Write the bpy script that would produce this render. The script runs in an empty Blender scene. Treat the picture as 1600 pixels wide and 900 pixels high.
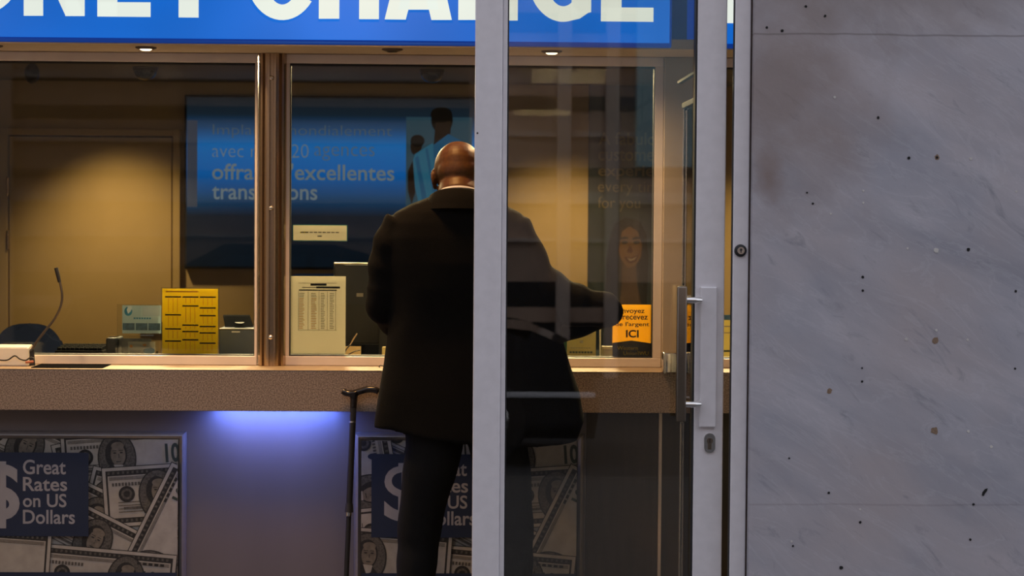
import bpy, bmesh, math, random
from mathutils import Vector, Matrix
random.seed(7)
S = bpy.context.scene
COL = S.collection
PI = math.pi
def R(d): return math.radians(d)

# ------------------------------------------------------------------ camera
FPX, CX, CY, CAMZ = 3290.0, 800.0, 450.0, 1.6
YAW, PITCH, ROLL = R(1.5), R(1.9), R(0.42)
FWD = Vector((math.sin(YAW)*math.cos(PITCH), math.cos(YAW)*math.cos(PITCH), -math.sin(PITCH)))
_r0 = Vector((math.cos(YAW), -math.sin(YAW), 0)); _u0 = _r0.cross(FWD)
RIGHT = _r0*math.cos(ROLL) + _u0*math.sin(ROLL)
UP = -_r0*math.sin(ROLL) + _u0*math.cos(ROLL)
CAMP = Vector((0, 0, CAMZ))
cd = bpy.data.cameras.new('camera'); cam = bpy.data.objects.new('camera', cd); COL.objects.link(cam)
cd.sensor_fit = 'HORIZONTAL'; cd.sensor_width = 36.0; cd.lens = 36.0*FPX/1600.0
cd.clip_start = 0.05; cd.clip_end = 300
mw = Matrix((RIGHT, UP, -FWD)).transposed().to_4x4(); mw.translation = CAMP
cam.matrix_world = mw
cd.dof.use_dof = True; cd.dof.focus_distance = 6.5; cd.dof.aperture_fstop = 5.6
S.camera = cam

# ------------------------------------------------------------------ world, colour management
S.view_settings.view_transform = 'Standard'
try: S.view_settings.look = 'None'
except Exception: pass
S.view_settings.gamma = 1.0; S.view_settings.use_curve_mapping = False
S.view_settings.exposure = 0.0
W = bpy.data.worlds.new('overcast_sky'); S.world = W; W.use_nodes = True
wn = W.node_tree.nodes; wl = W.node_tree.links
wn['Background'].inputs[0].default_value = (0.84, 0.87, 1.0, 1)
wn['Background'].inputs[1].default_value = 1.0

def area(name, loc, size, power, color, target=None, size_y=None, spread=None):
    l = bpy.data.lights.new(name, 'AREA'); l.energy = power; l.color = color; l.size = size
    if size_y: l.shape = 'RECTANGLE'; l.size_y = size_y
    if spread: l.spread = spread
    o = bpy.data.objects.new(name, l); COL.objects.link(o); o.location = loc
    d = (Vector(target)-Vector(loc)) if target else Vector((0, 0, -1))
    o.rotation_euler = d.to_track_quat('-Z', 'Y').to_euler()
    return o
def spot(name, loc, target, power, color, angle=90, blend=0.6, radius=0.03):
    l = bpy.data.lights.new(name, 'SPOT'); l.energy = power; l.color = color
    l.spot_size = R(angle); l.spot_blend = blend; l.shadow_soft_size = radius
    o = bpy.data.objects.new(name, l); COL.objects.link(o); o.location = loc
    d = Vector(target)-Vector(loc); o.rotation_euler = d.to_track_quat('-Z', 'Y').to_euler()
    return o

# ------------------------------------------------------------------ pixel -> world helpers
def U(x, y, Y):
    d = FWD*FPX + RIGHT*(x-CX) + UP*(CY-y)
    return CAMP + d*(Y/d.y)
def SC(x, y, Y):                       # pixels per metre at that point
    return FPX/((U(x, y, Y)-CAMP).dot(FWD))
def PX(x, y, Y): return U(x, y, Y).x
def PZ(x, y, Y): return U(x, y, Y).z

# lamps of the place, and an added fill behind the sheets
WARM = (1.0, 0.66, 0.33)
BOOTH = (1.0, 0.66, 0.25)
Y_HALL_LAMP = 6.35
area('hall_ceiling_lamp', (-0.30, 6.45, 2.86), 0.3, 11.0, (1.0, .52, .17), size_y=0.2, spread=R(110))
area('hall_ceiling_lamp', (-1.9, 6.35, 2.86), 0.3, 7.0, (1.0, .56, .22), size_y=0.2, spread=R(120))
spot('booth_ceiling_lamp', (-1.80, 10.45, 2.27), (-1.70, 11.1, 0.35), 46, BOOTH, 88, 1.0, 0.05)
spot('booth_ceiling_lamp', (0.55, 10.45, 2.27), (0.55, 11.1, 0.35), 57, BOOTH, 88, 1.0, 0.05)
spot('booth_ceiling_lamp', (1.75, 10.45, 2.27), (1.75, 11.1, 0.35), 57, BOOTH, 88, 1.0, 0.05)
for x_ in (-1.25, -0.55, 0.45, 1.2):  # added unseen fill that shines through the window sheets; no desk lamps here
    area('added_sheet_backlight', (x_, 8.5, 2.26), 0.3, 20, (1.0, 0.78, 0.44), target=(x_*.95, 7.35, 1.15), spread=R(90))

# ------------------------------------------------------------------ materials
def lin(c):
    c /= 255.0
    return c/12.92 if c <= 0.04045 else ((c+0.055)/1.055)**2.4
def rgb(r, g, b): return (lin(r), lin(g), lin(b), 1.0)
MATS = {}
def mat(name, color, rough=0.5, metal=0.0, noise=0.0, nscale=20.0, bump=0.0, bscale=200.0, emit=0.0, spec=0.5, coat=0.0, stretch=None, aniso=0.0):
    m = bpy.data.materials.new(name); m.use_nodes = True
    nt = m.node_tree; n = nt.nodes; l = nt.links; b = n['Principled BSDF']
    c = color if len(color) == 4 else (*color, 1.0)
    b.inputs['Base Color'].default_value = c
    b.inputs['Roughness'].default_value = rough; b.inputs['Metallic'].default_value = metal
    b.inputs['Specular IOR Level'].default_value = spec
    b.inputs['Coat Weight'].default_value = coat
    if aniso: b.inputs['Anisotropic'].default_value = aniso
    if noise or bump:
        tc = n.new('ShaderNodeTexCoord'); mp = n.new('ShaderNodeMapping')
        l.new(tc.outputs['Object'], mp.inputs['Vector'])
        if stretch: mp.inputs['Scale'].default_value = stretch
    if noise:
        t = n.new('ShaderNodeTexNoise'); t.inputs['Scale'].default_value = nscale; t.inputs['Detail'].default_value = 4
        l.new(mp.outputs[0], t.inputs['Vector'])
        r = n.new('ShaderNodeMapRange'); r.inputs[1].default_value = .3; r.inputs[2].default_value = .7
        r.inputs[3].default_value = 1-noise; r.inputs[4].default_value = 1+noise
        l.new(t.outputs['Fac'], r.inputs[0])
        x = n.new('ShaderNodeVectorMath'); x.operation = 'SCALE'; x.inputs[0].default_value = c[:3]
        l.new(r.outputs[0], x.inputs['Scale']); l.new(x.outputs[0], b.inputs['Base Color'])
    if bump:
        t2 = n.new('ShaderNodeTexNoise'); t2.inputs['Scale'].default_value = bscale; t2.inputs['Detail'].default_value = 3
        l.new(mp.outputs[0], t2.inputs['Vector'])
        bp = n.new('ShaderNodeBump'); bp.inputs['Strength'].default_value = bump; bp.inputs['Distance'].default_value = 0.01
        l.new(t2.outputs['Fac'], bp.inputs['Height']); l.new(bp.outputs[0], b.inputs['Normal'])
    if emit:
        b.inputs['Emission Color'].default_value = c; b.inputs['Emission Strength'].default_value = emit
    MATS[name] = m
    return m
def glass(name, tint=(1, 1, 1), ior=1.7, rough=0.0):
    m = bpy.data.materials.new(name); m.use_nodes = True
    nt = m.node_tree; n = nt.nodes; l = nt.links; n.clear()
    o = n.new('ShaderNodeOutputMaterial'); mx = n.new('ShaderNodeMixShader')
    t = n.new('ShaderNodeBsdfTransparent'); t.inputs[0].default_value = (*tint, 1)
    g = n.new('ShaderNodeBsdfGlossy'); g.inputs['Roughness'].default_value = rough
    f = n.new('ShaderNodeFresnel'); f.inputs['IOR'].default_value = ior
    l.new(f.outputs[0], mx.inputs[0]); l.new(t.outputs[0], mx.inputs[1]); l.new(g.outputs[0], mx.inputs[2])
    l.new(mx.outputs[0], o.inputs[0]); MATS[name] = m
    return m

alu = mat('satin_aluminium', (0.78, 0.76, 0.79), 0.45, 0.25, noise=.04, nscale=30, bump=.02, bscale=900)
alu_frame = mat('window_frame_aluminium', (0.74, 0.65, 0.59), 0.33, 0.2, noise=.03, nscale=15, bump=.02, bscale=700)
alu_head = mat('brightened_frame_aluminium', (0.88, 0.80, 0.76), 0.30, 0.12, noise=.03, nscale=15, bump=.02, bscale=700)  # frame aluminium made paler to stand in for daylight on the header
steel = mat('brushed_steel', (0.52, 0.39, 0.26), 0.22, .95, noise=.08, nscale=60, stretch=(1, 1, .02), bump=.03, bscale=80)
chrome = mat('polished_chrome', (0.8, 0.78, 0.75), 0.15, 1.0, noise=.02)
bronze = mat('handle_metal', (0.22, 0.18, 0.14), 0.3, 0.9, noise=.05)
rubber = mat('black_rubber', (0.012, 0.012, 0.014), 0.6, noise=.1)
blackplastic = mat('black_plastic', (0.009, 0.009, 0.011), 0.5, noise=.1)
greyplastic = mat('grey_plastic', (0.055, 0.068, 0.10), 0.45, noise=.06)
whiteplastic = mat('white_plastic', (0.70, 0.66, 0.60), 0.4, noise=.03)
navyfabric = mat('navy_fabric', (0.028, 0.055, 0.16), 0.85, noise=.15, nscale=200, bump=.3, bscale=500)
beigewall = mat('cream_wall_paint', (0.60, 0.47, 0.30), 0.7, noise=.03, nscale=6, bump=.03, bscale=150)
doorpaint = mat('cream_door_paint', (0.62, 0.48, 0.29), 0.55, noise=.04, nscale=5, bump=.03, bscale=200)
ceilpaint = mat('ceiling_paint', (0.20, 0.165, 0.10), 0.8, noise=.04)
soffitm = mat('soffit_laminate', (0.58, 0.47, 0.36), 0.5, noise=.04)
darkgap = mat('dark_joint', (0.006, 0.0055, 0.005), 0.95, noise=.1, spec=.1)
laminate = mat('mauve_laminate', (0.165, 0.145, 0.15), 0.38, noise=.06, nscale=5, stretch=(1, 1, .3), bump=.01, bscale=300)
darkpanel = mat('dark_brown_panel', (0.06, 0.048, 0.036), 0.45, noise=.12, nscale=12, stretch=(4, 1, .4))
tile = mat('grey_floor_tile', (0.12, 0.11, 0.105), 0.35, noise=.15, nscale=8, bump=.03, bscale=60)
paving = mat('paving_stone', (0.09, 0.085, 0.08), 0.85, noise=.25, nscale=15, bump=.2, bscale=80)
asphalt = mat('asphalt', (0.05, 0.05, 0.053), 0.9, noise=.3, nscale=60, bump=.4, bscale=300)
glass_door = glass('door_glass', (0.97, 0.96, 0.93), 1.78)
glass_win = glass('teller_glass', (0.94, 0.94, 0.88), 1.38)
acryl = glass('clear_acrylic', (0.95, 0.96, 0.95), 1.45, .02)
paper = mat('white_paper', (0.66, 0.62, 0.52), 0.8, noise=.05, nscale=8)
ypaper = mat('yellow_paper', (0.90, 0.72, 0.02), 0.7, noise=.03, nscale=20)
ink = mat('black_ink', (0.02, 0.018, 0.018), 0.7, noise=.1)
greyink = mat('grey_ink', (0.25, 0.22, 0.18), 0.7, noise=.1)
redink = mat('red_ink', (0.55, 0.22, 0.02), 0.7, noise=.1)
def translucent(m, k=.55):
    nt = m.node_tree; n = nt.nodes; l = nt.links; bs = n['Principled BSDF']; out = [x for x in n if x.type == 'OUTPUT_MATERIAL'][0]
    t = n.new('ShaderNodeBsdfTranslucent'); mx = n.new('ShaderNodeMixShader'); mx.inputs[0].default_value = k
    t.inputs[0].default_value = bs.inputs['Base Color'].default_value
    l.new(bs.outputs[0], mx.inputs[1]); l.new(t.outputs[0], mx.inputs[2]); l.new(mx.outputs[0], out.inputs[0]); return m
translucent(paper); translucent(ypaper)
# speckled counter stone
def speckle(name, c1, c2, sc, rough):
    m = bpy.data.materials.new(name); m.use_nodes = True; nt = m.node_tree; n = nt.nodes; l = nt.links
    b = n['Principled BSDF']; b.inputs['Roughness'].default_value = rough
    tc = n.new('ShaderNodeTexCoord'); t = n.new('ShaderNodeTexNoise'); t.inputs['Scale'].default_value = sc; t.inputs['Detail'].default_value = 2
    r = n.new('ShaderNodeValToRGB'); r.color_ramp.elements[0].position = .38; r.color_ramp.elements[1].position = .62
    r.color_ramp.elements[0].color = (*c1, 1); r.color_ramp.elements[1].color = (*c2, 1)
    l.new(tc.outputs['Object'], t.inputs['Vector']); l.new(t.outputs['Fac'], r.inputs[0]); l.new(r.outputs[0], b.inputs['Base Color'])
    MATS[name] = m; return m
stone = speckle('speckled_counter_stone', (0.18, 0.135, 0.105), (0.42, 0.33, 0.265), 240, 0.4)

# weathered marble: veins run down to the right, brown rust stains near the joint
def marble():
    m = bpy.data.materials.new('weathered_grey_marble'); m.use_nodes = True; nt = m.node_tree; n = nt.nodes; l = nt.links
    b = n['Principled BSDF']; b.inputs['Roughness'].default_value = .62
    tc = n.new('ShaderNodeTexCoord')
    def mapping(rot, scale):
        mp = n.new('ShaderNodeMapping'); mp.vector_type = 'TEXTURE'; mp.inputs['Rotation'].default_value = rot; mp.inputs['Scale'].default_value = [1/q for q in scale]
        l.new(tc.outputs['Object'], mp.inputs['Vector']); return mp
    def noise(vec, sc, det=5, rough=.55, dist=0.0):
        t = n.new('ShaderNodeTexNoise'); t.inputs['Scale'].default_value = sc; t.inputs['Detail'].default_value = det
        t.inputs['Roughness'].default_value = rough; t.inputs['Distortion'].default_value = dist
        l.new(vec.outputs[0], t.inputs['Vector']); return t
    def ramp(src, p0, p1, c0=(0, 0, 0, 1), c1=(1, 1, 1, 1)):
        r = n.new('ShaderNodeValToRGB'); e = r.color_ramp.elements
        e[0].position = p0; e[1].position = p1; e[0].color = c0; e[1].color = c1
        l.new(src, r.inputs[0]); return r
    def mix(fac, a, bb, f=1.0, mode='MIX'):
        x = n.new('ShaderNodeMix'); x.data_type = 'RGBA'; x.blend_type = mode
        if fac is None: x.inputs[0].default_value = f
        else:
            mu = n.new('ShaderNodeMath'); mu.operation = 'MULTIPLY'; mu.inputs[1].default_value = f
            l.new(fac, mu.inputs[0]); l.new(mu.outputs[0], x.inputs[0])
        for s, v in ((6, a), (7, bb)):
            if isinstance(v, tuple): x.inputs[s].default_value = v
            else: l.new(v, x.inputs[s])
        return x.outputs[2]
    diag = mapping((0, R(30), 0), (1.0, 1.0, 3.6))
    base = ramp(noise(diag, 1.6, 6, .6, .6).outputs['Fac'], .30, .72, (0.285, 0.295, 0.345, 1), (0.490, 0.470, 0.510, 1))
    c = base.outputs[0]
    flat = mapping((0, 0, 0), (1, 1, 1))
    c = mix(ramp(noise(flat, 2.2, 5, .55).outputs['Fac'], .45, .75).outputs[0], c, (0.41, 0.355, 0.355, 1), .7)   # pinkish clouds
    c = mix(ramp(noise(mapping((0, R(40), 0), (1, 1, 3)), 4.5, 6, .65, 1.5).outputs['Fac'], .58, .72).outputs[0], c, (0.19, 0.20, 0.23, 1), .6)
    v = noise(mapping((0, R(32), 0), (1, 1, 4.2)), 2.2, 8, .62, 1.2)
    ab = n.new('ShaderNodeMath'); ab.operation = 'SUBTRACT'; ab.inputs[1].default_value = .5; l.new(v.outputs['Fac'], ab.inputs[0])
    a2 = n.new('ShaderNodeMath'); a2.operation = 'ABSOLUTE'; l.new(ab.outputs[0], a2.inputs[0])
    c = mix(ramp(a2.outputs[0], 0.0, .022, (1, 1, 1, 1), (0, 0, 0, 1)).outputs[0], c, (0.56, 0.56, 0.60, 1), .20)
    # brown grime soaked into the upper left of the slab (a stain of its own, hand placed)
    p = U(1215, 150, 5.75); q = U(1200, 275, 5.75)
    for ctr, rad, col_, st in ((p, (.34, .40), (0.24, 0.185, 0.165, 1), .75), (U(1420, -10, 5.75), (.55, .16), (0.23, 0.19, 0.175, 1), .6), (q, (.055, .085), (0.20, 0.13, 0.10, 1), .65)):
        mp = n.new('ShaderNodeMapping'); mp.vector_type = 'POINT'
        mp.inputs['Location'].default_value = (-ctr.x/rad[0], 0, -ctr.z/rad[1]); mp.inputs['Scale'].default_value = (1/rad[0], 0, 1/rad[1])
        l.new(tc.outputs['Object'], mp.inputs['Vector'])
        ln = n.new('ShaderNodeVectorMath'); ln.operation = 'LENGTH'; l.new(mp.outputs[0], ln.inputs[0])
        nz = noise(flat, 9, 4); ad = n.new('ShaderNodeMath'); ad.operation = 'ADD'
        sb = n.new('ShaderNodeMath'); sb.operation = 'SUBTRACT'; sb.inputs[1].default_value = .5; l.new(nz.outputs['Fac'], sb.inputs[0])
        l.new(ln.outputs['Value'], ad.inputs[0]); l.new(sb.outputs[0], ad.inputs[1])
        c = mix(ramp(ad.outputs[0], .15, 1.0, (1, 1, 1, 1), (0, 0, 0, 1)).outputs[0], c, col_, st)
    g = noise(flat, 420, 2)
    c = mix(ramp(g.outputs['Fac'], .3, .7).outputs[0], c, (0.5, 0.5, 0.5, 1), .05)
    # fine horizontal saw joints
    sep = n.new('ShaderNodeSeparateXYZ'); l.new(tc.outputs['Object'], sep.inputs[0])
    wob = n.new('ShaderNodeMath'); wob.operation = 'MULTIPLY_ADD'; wob.inputs[1].default_value = .012; l.new(noise(flat, 7, 2).outputs['Fac'], wob.inputs[0]); wob.inputs[2].default_value = -.006
    zz = n.new('ShaderNodeMath'); zz.operation = 'ADD'; l.new(sep.outputs[2], zz.inputs[0]); l.new(wob.outputs[0], zz.inputs[1])
    for zj, st in ((PZ(1400, 55, 5.75), .55), (PZ(1300, 788, 5.75), .22)):
        d = n.new('ShaderNodeMath'); d.operation = 'SUBTRACT'; d.inputs[1].default_value = zj; l.new(zz.outputs[0], d.inputs[0])
        e = n.new('ShaderNodeMath'); e.operation = 'ABSOLUTE'; l.new(d.outputs[0], e.inputs[0])
        c = mix(ramp(e.outputs[0], .0008, .0030, (1, 1, 1, 1), (0, 0, 0, 1)).outputs[0], c, (0.09, 0.075, 0.065, 1), st)
    l.new(c, b.inputs['Base Color'])
    bp = n.new('ShaderNodeBump'); bp.inputs['Strength'].default_value = .12; bp.inputs['Distance'].default_value = .004
    l.new(noise(flat, 60, 5).outputs['Fac'], bp.inputs['Height']); l.new(bp.outputs[0], b.inputs['Normal'])
    MATS['weathered_grey_marble'] = m; return m
marblem = marble()

# ------------------------------------------------------------------ geometry helpers
def box(bm, x0, x1, y0, y1, z0, z1, bev=0.0, seg=2):
    r = bmesh.ops.create_cube(bm, size=1.0); vs = r['verts']
    for v in vs:
        v.co = Vector(((x0+x1)/2+v.co.x*(x1-x0), (y0+y1)/2+v.co.y*(y1-y0), (z0+z1)/2+v.co.z*(z1-z0)))
    if bev:
        es = list({e for v in vs for e in v.link_edges})
        bmesh.ops.bevel(bm, geom=es, offset=bev, segments=seg, affect='EDGES', profile=.5, clamp_overlap=True)
    return bm
def tube(bm, pts, rad, n=16, cap=True, ry=None, up=Vector((0, 0, 1))):
    """swept tube; rad a number or list; ry = second radius list (along the frame's second axis)"""
    pts = [Vector(p) for p in pts]; k = len(pts)
    rs = rad if isinstance(rad, (list, tuple)) else [rad]*k
    r2 = ry if ry else rs
    rings = []; prev = None
    for i in range(k):
        t = (pts[min(i+1, k-1)]-pts[max(i-1, 0)]).normalized()
        if prev is None:
            a = t.cross(up)
            if a.length < 1e-3: a = t.cross(Vector((0, 1, 0)))
            a.normalize()
        else:
            a = (prev - t*prev.dot(t)).normalized()
        prev = a; b = t.cross(a)
        rings.append([bm.verts.new(pts[i]+a*(math.cos(2*PI*j/n)*rs[i])+b*(math.sin(2*PI*j/n)*r2[i])) for j in range(n)])
    for i in range(k-1):
        for j in range(n):
            bm.faces.new((rings[i][j], rings[i][(j+1) % n], rings[i+1][(j+1) % n], rings[i+1][j]))
    if cap:
        bm.faces.new(rings[0][::-1]); bm.faces.new(rings[-1])
    return bm
def smoothpath(ctrl, n=8):
    c = [Vector(p) for p in ctrl]; out = []
    for i in range(len(c)-1):
        p0, p1, p2, p3 = c[max(i-1, 0)], c[i], c[i+1], c[min(i+2, len(c)-1)]
        for k in range(n):
            t = k/n
            out.append(.5*((2*p1)+(p2-p0)*t+(2*p0-5*p1+4*p2-p3)*t*t+(3*p1-p0-3*p2+p3)*t**3))
    out.append(c[-1]); return out
def lathe(bm, prof, centre, axis='Z', n=32):
    """prof = [(r, h)], closed at both ends when r == 0"""
    c = Vector(centre); rings = []
    for r, h in prof:
        if r < 1e-6:
            p = Vector((0, 0, h)); p = p if axis == 'Z' else Vector((0, h, 0)) if axis == 'Y' else Vector((h, 0, 0))
            rings.append([bm.verts.new(c+p)])
        else:
            ring = []
            for j in range(n):
                a = 2*PI*j/n; x, y = r*math.cos(a), r*math.sin(a)
                p = Vector((x, y, h)) if axis == 'Z' else Vector((x, h, y)) if axis == 'Y' else Vector((h, x, y))
                ring.append(bm.verts.new(c+p))
            rings.append(ring)
    for a, b in zip(rings[:-1], rings[1:]):
        for j in range(n):
            j2 = (j+1) % n
            if len(a) == 1 and len(b) == 1: continue
            if len(a) == 1: bm.faces.new((a[0], b[j2], b[j]))
            elif len(b) == 1: bm.faces.new((a[j], a[j2], b[0]))
            else: bm.faces.new((a[j], a[j2], b[j2], b[j]))
    return bm
def ellipsoid(bm, c, r, seg=24, rot=None):
    res = bmesh.ops.create_uvsphere(bm, u_segments=seg, v_segments=seg//2, radius=1.0)
    m = Matrix.Translation(Vector(c)) @ (rot.to_4x4() if rot else Matrix.Identity(4)) @ Matrix.Diagonal((*r, 1))
    bmesh.ops.transform(bm, matrix=m, verts=res['verts'])
    return bm
def extrude_poly(bm, pts, d):
    """pts list of Vectors (planar, any y); extrude by vector d"""
    a = [bm.verts.new(p) for p in pts]; b = [bm.verts.new(Vector(p)+d) for p in pts]; n = len(pts)
    bm.faces.new(a); bm.faces.new(b[::-1])
    for i in range(n): bm.faces.new((a[i], b[i], b[(i+1) % n], a[(i+1) % n]))
    return bm
def NB(): return bmesh.new()
def root_of(o):
    while o.parent: o = o.parent
    return o
def obj(name, bm, m=None, parent=None, smooth=False, angle=40):
    """link a bmesh (world coordinates) as ONE object; parts are stored relative to their thing"""
    bmesh.ops.recalc_face_normals(bm, faces=bm.faces)
    me = bpy.data.meshes.new(name); 
    if parent: org = root_of(parent).location.copy()
    else:
        xs = [v.co for v in bm.verts]
        lo = [min(c[i] for c in xs) for i in range(3)]; hi = [max(c[i] for c in xs) for i in range(3)]
        org = Vector(((lo[0]+hi[0])/2, (lo[1]+hi[1])/2, lo[2]))
    if parent or name.split('_')[0] not in KEEP: bmesh.ops.translate(bm, verts=bm.verts, vec=-org)
    else: org = Vector((0, 0, 0))
    if smooth:
        for f in bm.faces: f.smooth = True
        for e in bm.edges:
            if len(e.link_faces) == 2 and e.calc_face_angle(0) > R(angle): e.smooth = False
    bm.to_mesh(me); bm.free()
    ms = m if isinstance(m, (list, tuple)) else [m]
    for x in ms:
        if x: me.materials.append(x)
    o = bpy.data.objects.new(name, me); COL.objects.link(o)
    if parent: o.parent = parent
    else: o.location = org
    return o
KEEP = {'wall'}
def thing(name, label, cat, loc, group=None):
    o = bpy.data.objects.new(name, None); COL.objects.link(o); o.location = loc; o.empty_display_size = .05
    o['label'] = label; o['category'] = cat
    if group: o['group'] = group
    return o
def tag(o, label, cat, group=None, kind=None):
    o['label'] = label; o['category'] = cat
    if group: o['group'] = group
    if kind: o['kind'] = kind
    return o
def struct(o, label=None, cat=None):
    o['kind'] = 'structure'
    if label: o['label'] = label
    if cat: o['category'] = cat
    return o
def dup(o, loc=None, label=None, parent=None):
    c = o.copy(); COL.objects.link(c)
    if parent: c.parent = parent
    if loc is not None: c.location = loc
    if label: c['label'] = label
    for ch in list(o.children): dup(ch, parent=c)
    return c
def text_bm(s, bold=0.0, shear=0.0, spacing=1.0):
    cu = bpy.data.curves.new('t', 'FONT'); cu.body = s; cu.size = 1.0; cu.offset = bold; cu.shear = shear
    cu.space_character = spacing; cu.resolution_u = 4
    o = bpy.data.objects.new('t', cu); COL.objects.link(o); bpy.context.view_layer.update()
    me = bpy.data.meshes.new_from_object(o.evaluated_get(bpy.context.evaluated_depsgraph_get()))
    COL.objects.unlink(o); bpy.data.objects.remove(o); bpy.data.curves.remove(cu)
    polys = [[(me.vertices[i].co.x, me.vertices[i].co.y) for i in p.vertices] for p in me.polygons]
    bpy.data.meshes.remove(me); return polys

class Print:
    """flat printed artwork drawn in pixels about a centre on a plane Y; layers lie a hair in front of each other"""
    def __init__(s, cx, cy, Y, rot=0.0, clip=None, step=0.00006):
        s.cx, s.cy, s.Y = cx, cy, Y; c = U(cx, cy, Y); s.X0, s.Z0 = c.x, c.z; s.s = SC(cx, cy, Y)
        s.bm = NB(); s.mats = []; s.k = 0; s.step = step; s.clip = clip
    def w(s, p, k): return Vector((s.X0+(p[0]-s.cx)/s.s, s.Y-k*s.step, s.Z0-(p[1]-s.cy)/s.s))
    def _clip(s, pts):
        if not s.clip: return pts
        x0, y0, x1, y1 = s.clip
        for ax, lim, sg in ((0, x0, 1), (0, x1, -1), (1, y0, 1), (1, y1, -1)):
            out = []
            for i in range(len(pts)):
                a, b = pts[i], pts[(i+1) % len(pts)]
                ia, ib = (a[ax]-lim)*sg >= 0, (b[ax]-lim)*sg >= 0
                if ia: out.append(a)
                if ia != ib:
                    t = (lim-a[ax])/(b[ax]-a[ax]); out.append((a[0]+t*(b[0]-a[0]), a[1]+t*(b[1]-a[1])))
            pts = out
            if len(pts) < 3: return None
        return pts
    def poly(s, pts, m, new=True):
        if m not in s.mats: s.mats.append(m)
        if new: s.k += 1
        pts = s._clip(list(pts))
        if not pts: return
        try: f = s.bm.faces.new([s.bm.verts.new(s.w(p, s.k)) for p in pts]); f.material_index = s.mats.index(m)
        except Exception: pass
    def rect(s, x0, y0, x1, y1, m, new=True): s.poly([(x0, y0), (x1, y0), (x1, y1), (x0, y1)], m, new)
    def ell(s, cx, cy, rx, ry, m, n=28, rot=0.0, new=True):
        c, d = math.cos(rot), math.sin(rot)
        s.poly([(cx+rx*math.cos(2*PI*i/n)*c-ry*math.sin(2*PI*i/n)*d, cy+rx*math.cos(2*PI*i/n)*d+ry*math.sin(2*PI*i/n)*c) for i in range(n)], m, new)
    def text(s, t, x0, y0, x1, y1, m, bold=0.0, spacing=1.0, tf=None):
        P = text_bm(t, bold, 0, spacing); s.k += 1
        xs = [p[0] for q in P for p in q]; ys = [p[1] for q in P for p in q]
        a, b, c, d = min(xs), max(xs), min(ys), max(ys)
        for q in P:
            pp = [(x0+(p[0]-a)/(b-a)*(x1-x0), y1-(p[1]-c)/(d-c)*(y1-y0)) for p in q]
            if tf: pp = [tf(p) for p in pp]
            s.poly(pp, m, new=False)
    def finish(s, name, parent=None):
        bm = s.bm; me_m = s.mats
        o = obj(name, bm, me_m, parent); return o
def fix_facing(o):      # printed faces look toward the street
    pass

def remesh(bm, voxel, smooth=2, sub=0):
    me = bpy.data.meshes.new('tmp'); bmesh.ops.recalc_face_normals(bm, faces=bm.faces); bm.to_mesh(me); bm.free()
    o = bpy.data.objects.new('tmp', me); COL.objects.link(o)
    md = o.modifiers.new('r', 'REMESH'); md.mode = 'VOXEL'; md.voxel_size = voxel
    if smooth:
        sm = o.modifiers.new('s', 'SMOOTH'); sm.factor = .5; sm.iterations = smooth
    bpy.context.view_layer.update()
    out = bpy.data.meshes.new_from_object(o.evaluated_get(bpy.context.evaluated_depsgraph_get()))
    b2 = bmesh.new(); b2.from_mesh(out)
    COL.objects.unlink(o); bpy.data.objects.remove(o); bpy.data.meshes.remove(me); bpy.data.meshes.remove(out)
    return b2

# ================================================================== THE SETTING
YM = 5.75            # front of the marble wall
YD = 5.82            # front of the glass door
YCF = 6.98           # front edge of the counter
YW = 7.19            # front of the window frames
YSG = 6.84           # face of the light box sign
YB = 11.08           # back wall of the booth
YP = 7.08            # panel under the counter
XL, XR = -3.2, 2.6
zc_top = PZ(600, 579, YCF); zc_bot = PZ(600, 643.5, YCF)

b = NB(); box(b, XL-.2, XR+.2, 5.6, YB+.2, -.12, 0); struct(obj('floor', b, tile), 'grey tiled floor inside the exchange office', 'floor')
b = NB(); box(b, XL-6, XR+6, -1.2, 5.6, -.12, -.005); box(b, XL-6, XR+6, -1.32, -1.2, -.16, 0.0, .01)
struct(obj('floor', b, paving), 'stone pavement outside the shop front', 'pavement')
b = NB(); box(b, XL-20, XR+20, -16, -1.32, -.3, -.15); struct(obj('floor', b, asphalt), 'asphalt street in front of the shop', 'street')
xm0 = PX(1174, 450, YM)
b = NB(); box(b, xm0, 4.2, YM, YM+.3, -.02, 4.6, .004); wr = struct(obj('wall_right', b, marblem), 'weathered grey marble wall right of the glass door', 'wall')
b = NB(); box(b, -6.5, -1.95, YM, YM+.3, -.02, 4.6, .004); struct(obj('wall_left', b, marblem), 'marble wall left of the shop entrance', 'wall')
b = NB(); box(b, -1.95, xm0-.002, YM, YM+.3, 2.62, 4.6, .004); struct(obj('wall_upper', b, marblem), 'marble wall above the shop entrance', 'wall')
b = NB(); box(b, XL-.12, XL, YM+.3, YB, 0, 3.0); struct(obj('wall_side', b, beigewall), 'left side wall of the office', 'wall')
b = NB(); box(b, XR, XR+.12, YM+.3, YB, 0, 3.0); struct(obj('wall_side', b, beigewall), 'right side wall of the office', 'wall')
b = NB(); box(b, XL-.12, XR+.12, YB, YB+.12, 0, 3.0); struct(obj('wall_back', b, beigewall), 'cream back wall of the teller booth', 'wall')
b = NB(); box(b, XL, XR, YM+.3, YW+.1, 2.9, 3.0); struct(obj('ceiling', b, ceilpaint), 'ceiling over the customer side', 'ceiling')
b = NB(); box(b, XL, XR, YW+.1, YB, 2.3, 2.42); struct(obj('ceiling', b, ceilpaint), 'ceiling inside the teller booth', 'ceiling')
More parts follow.
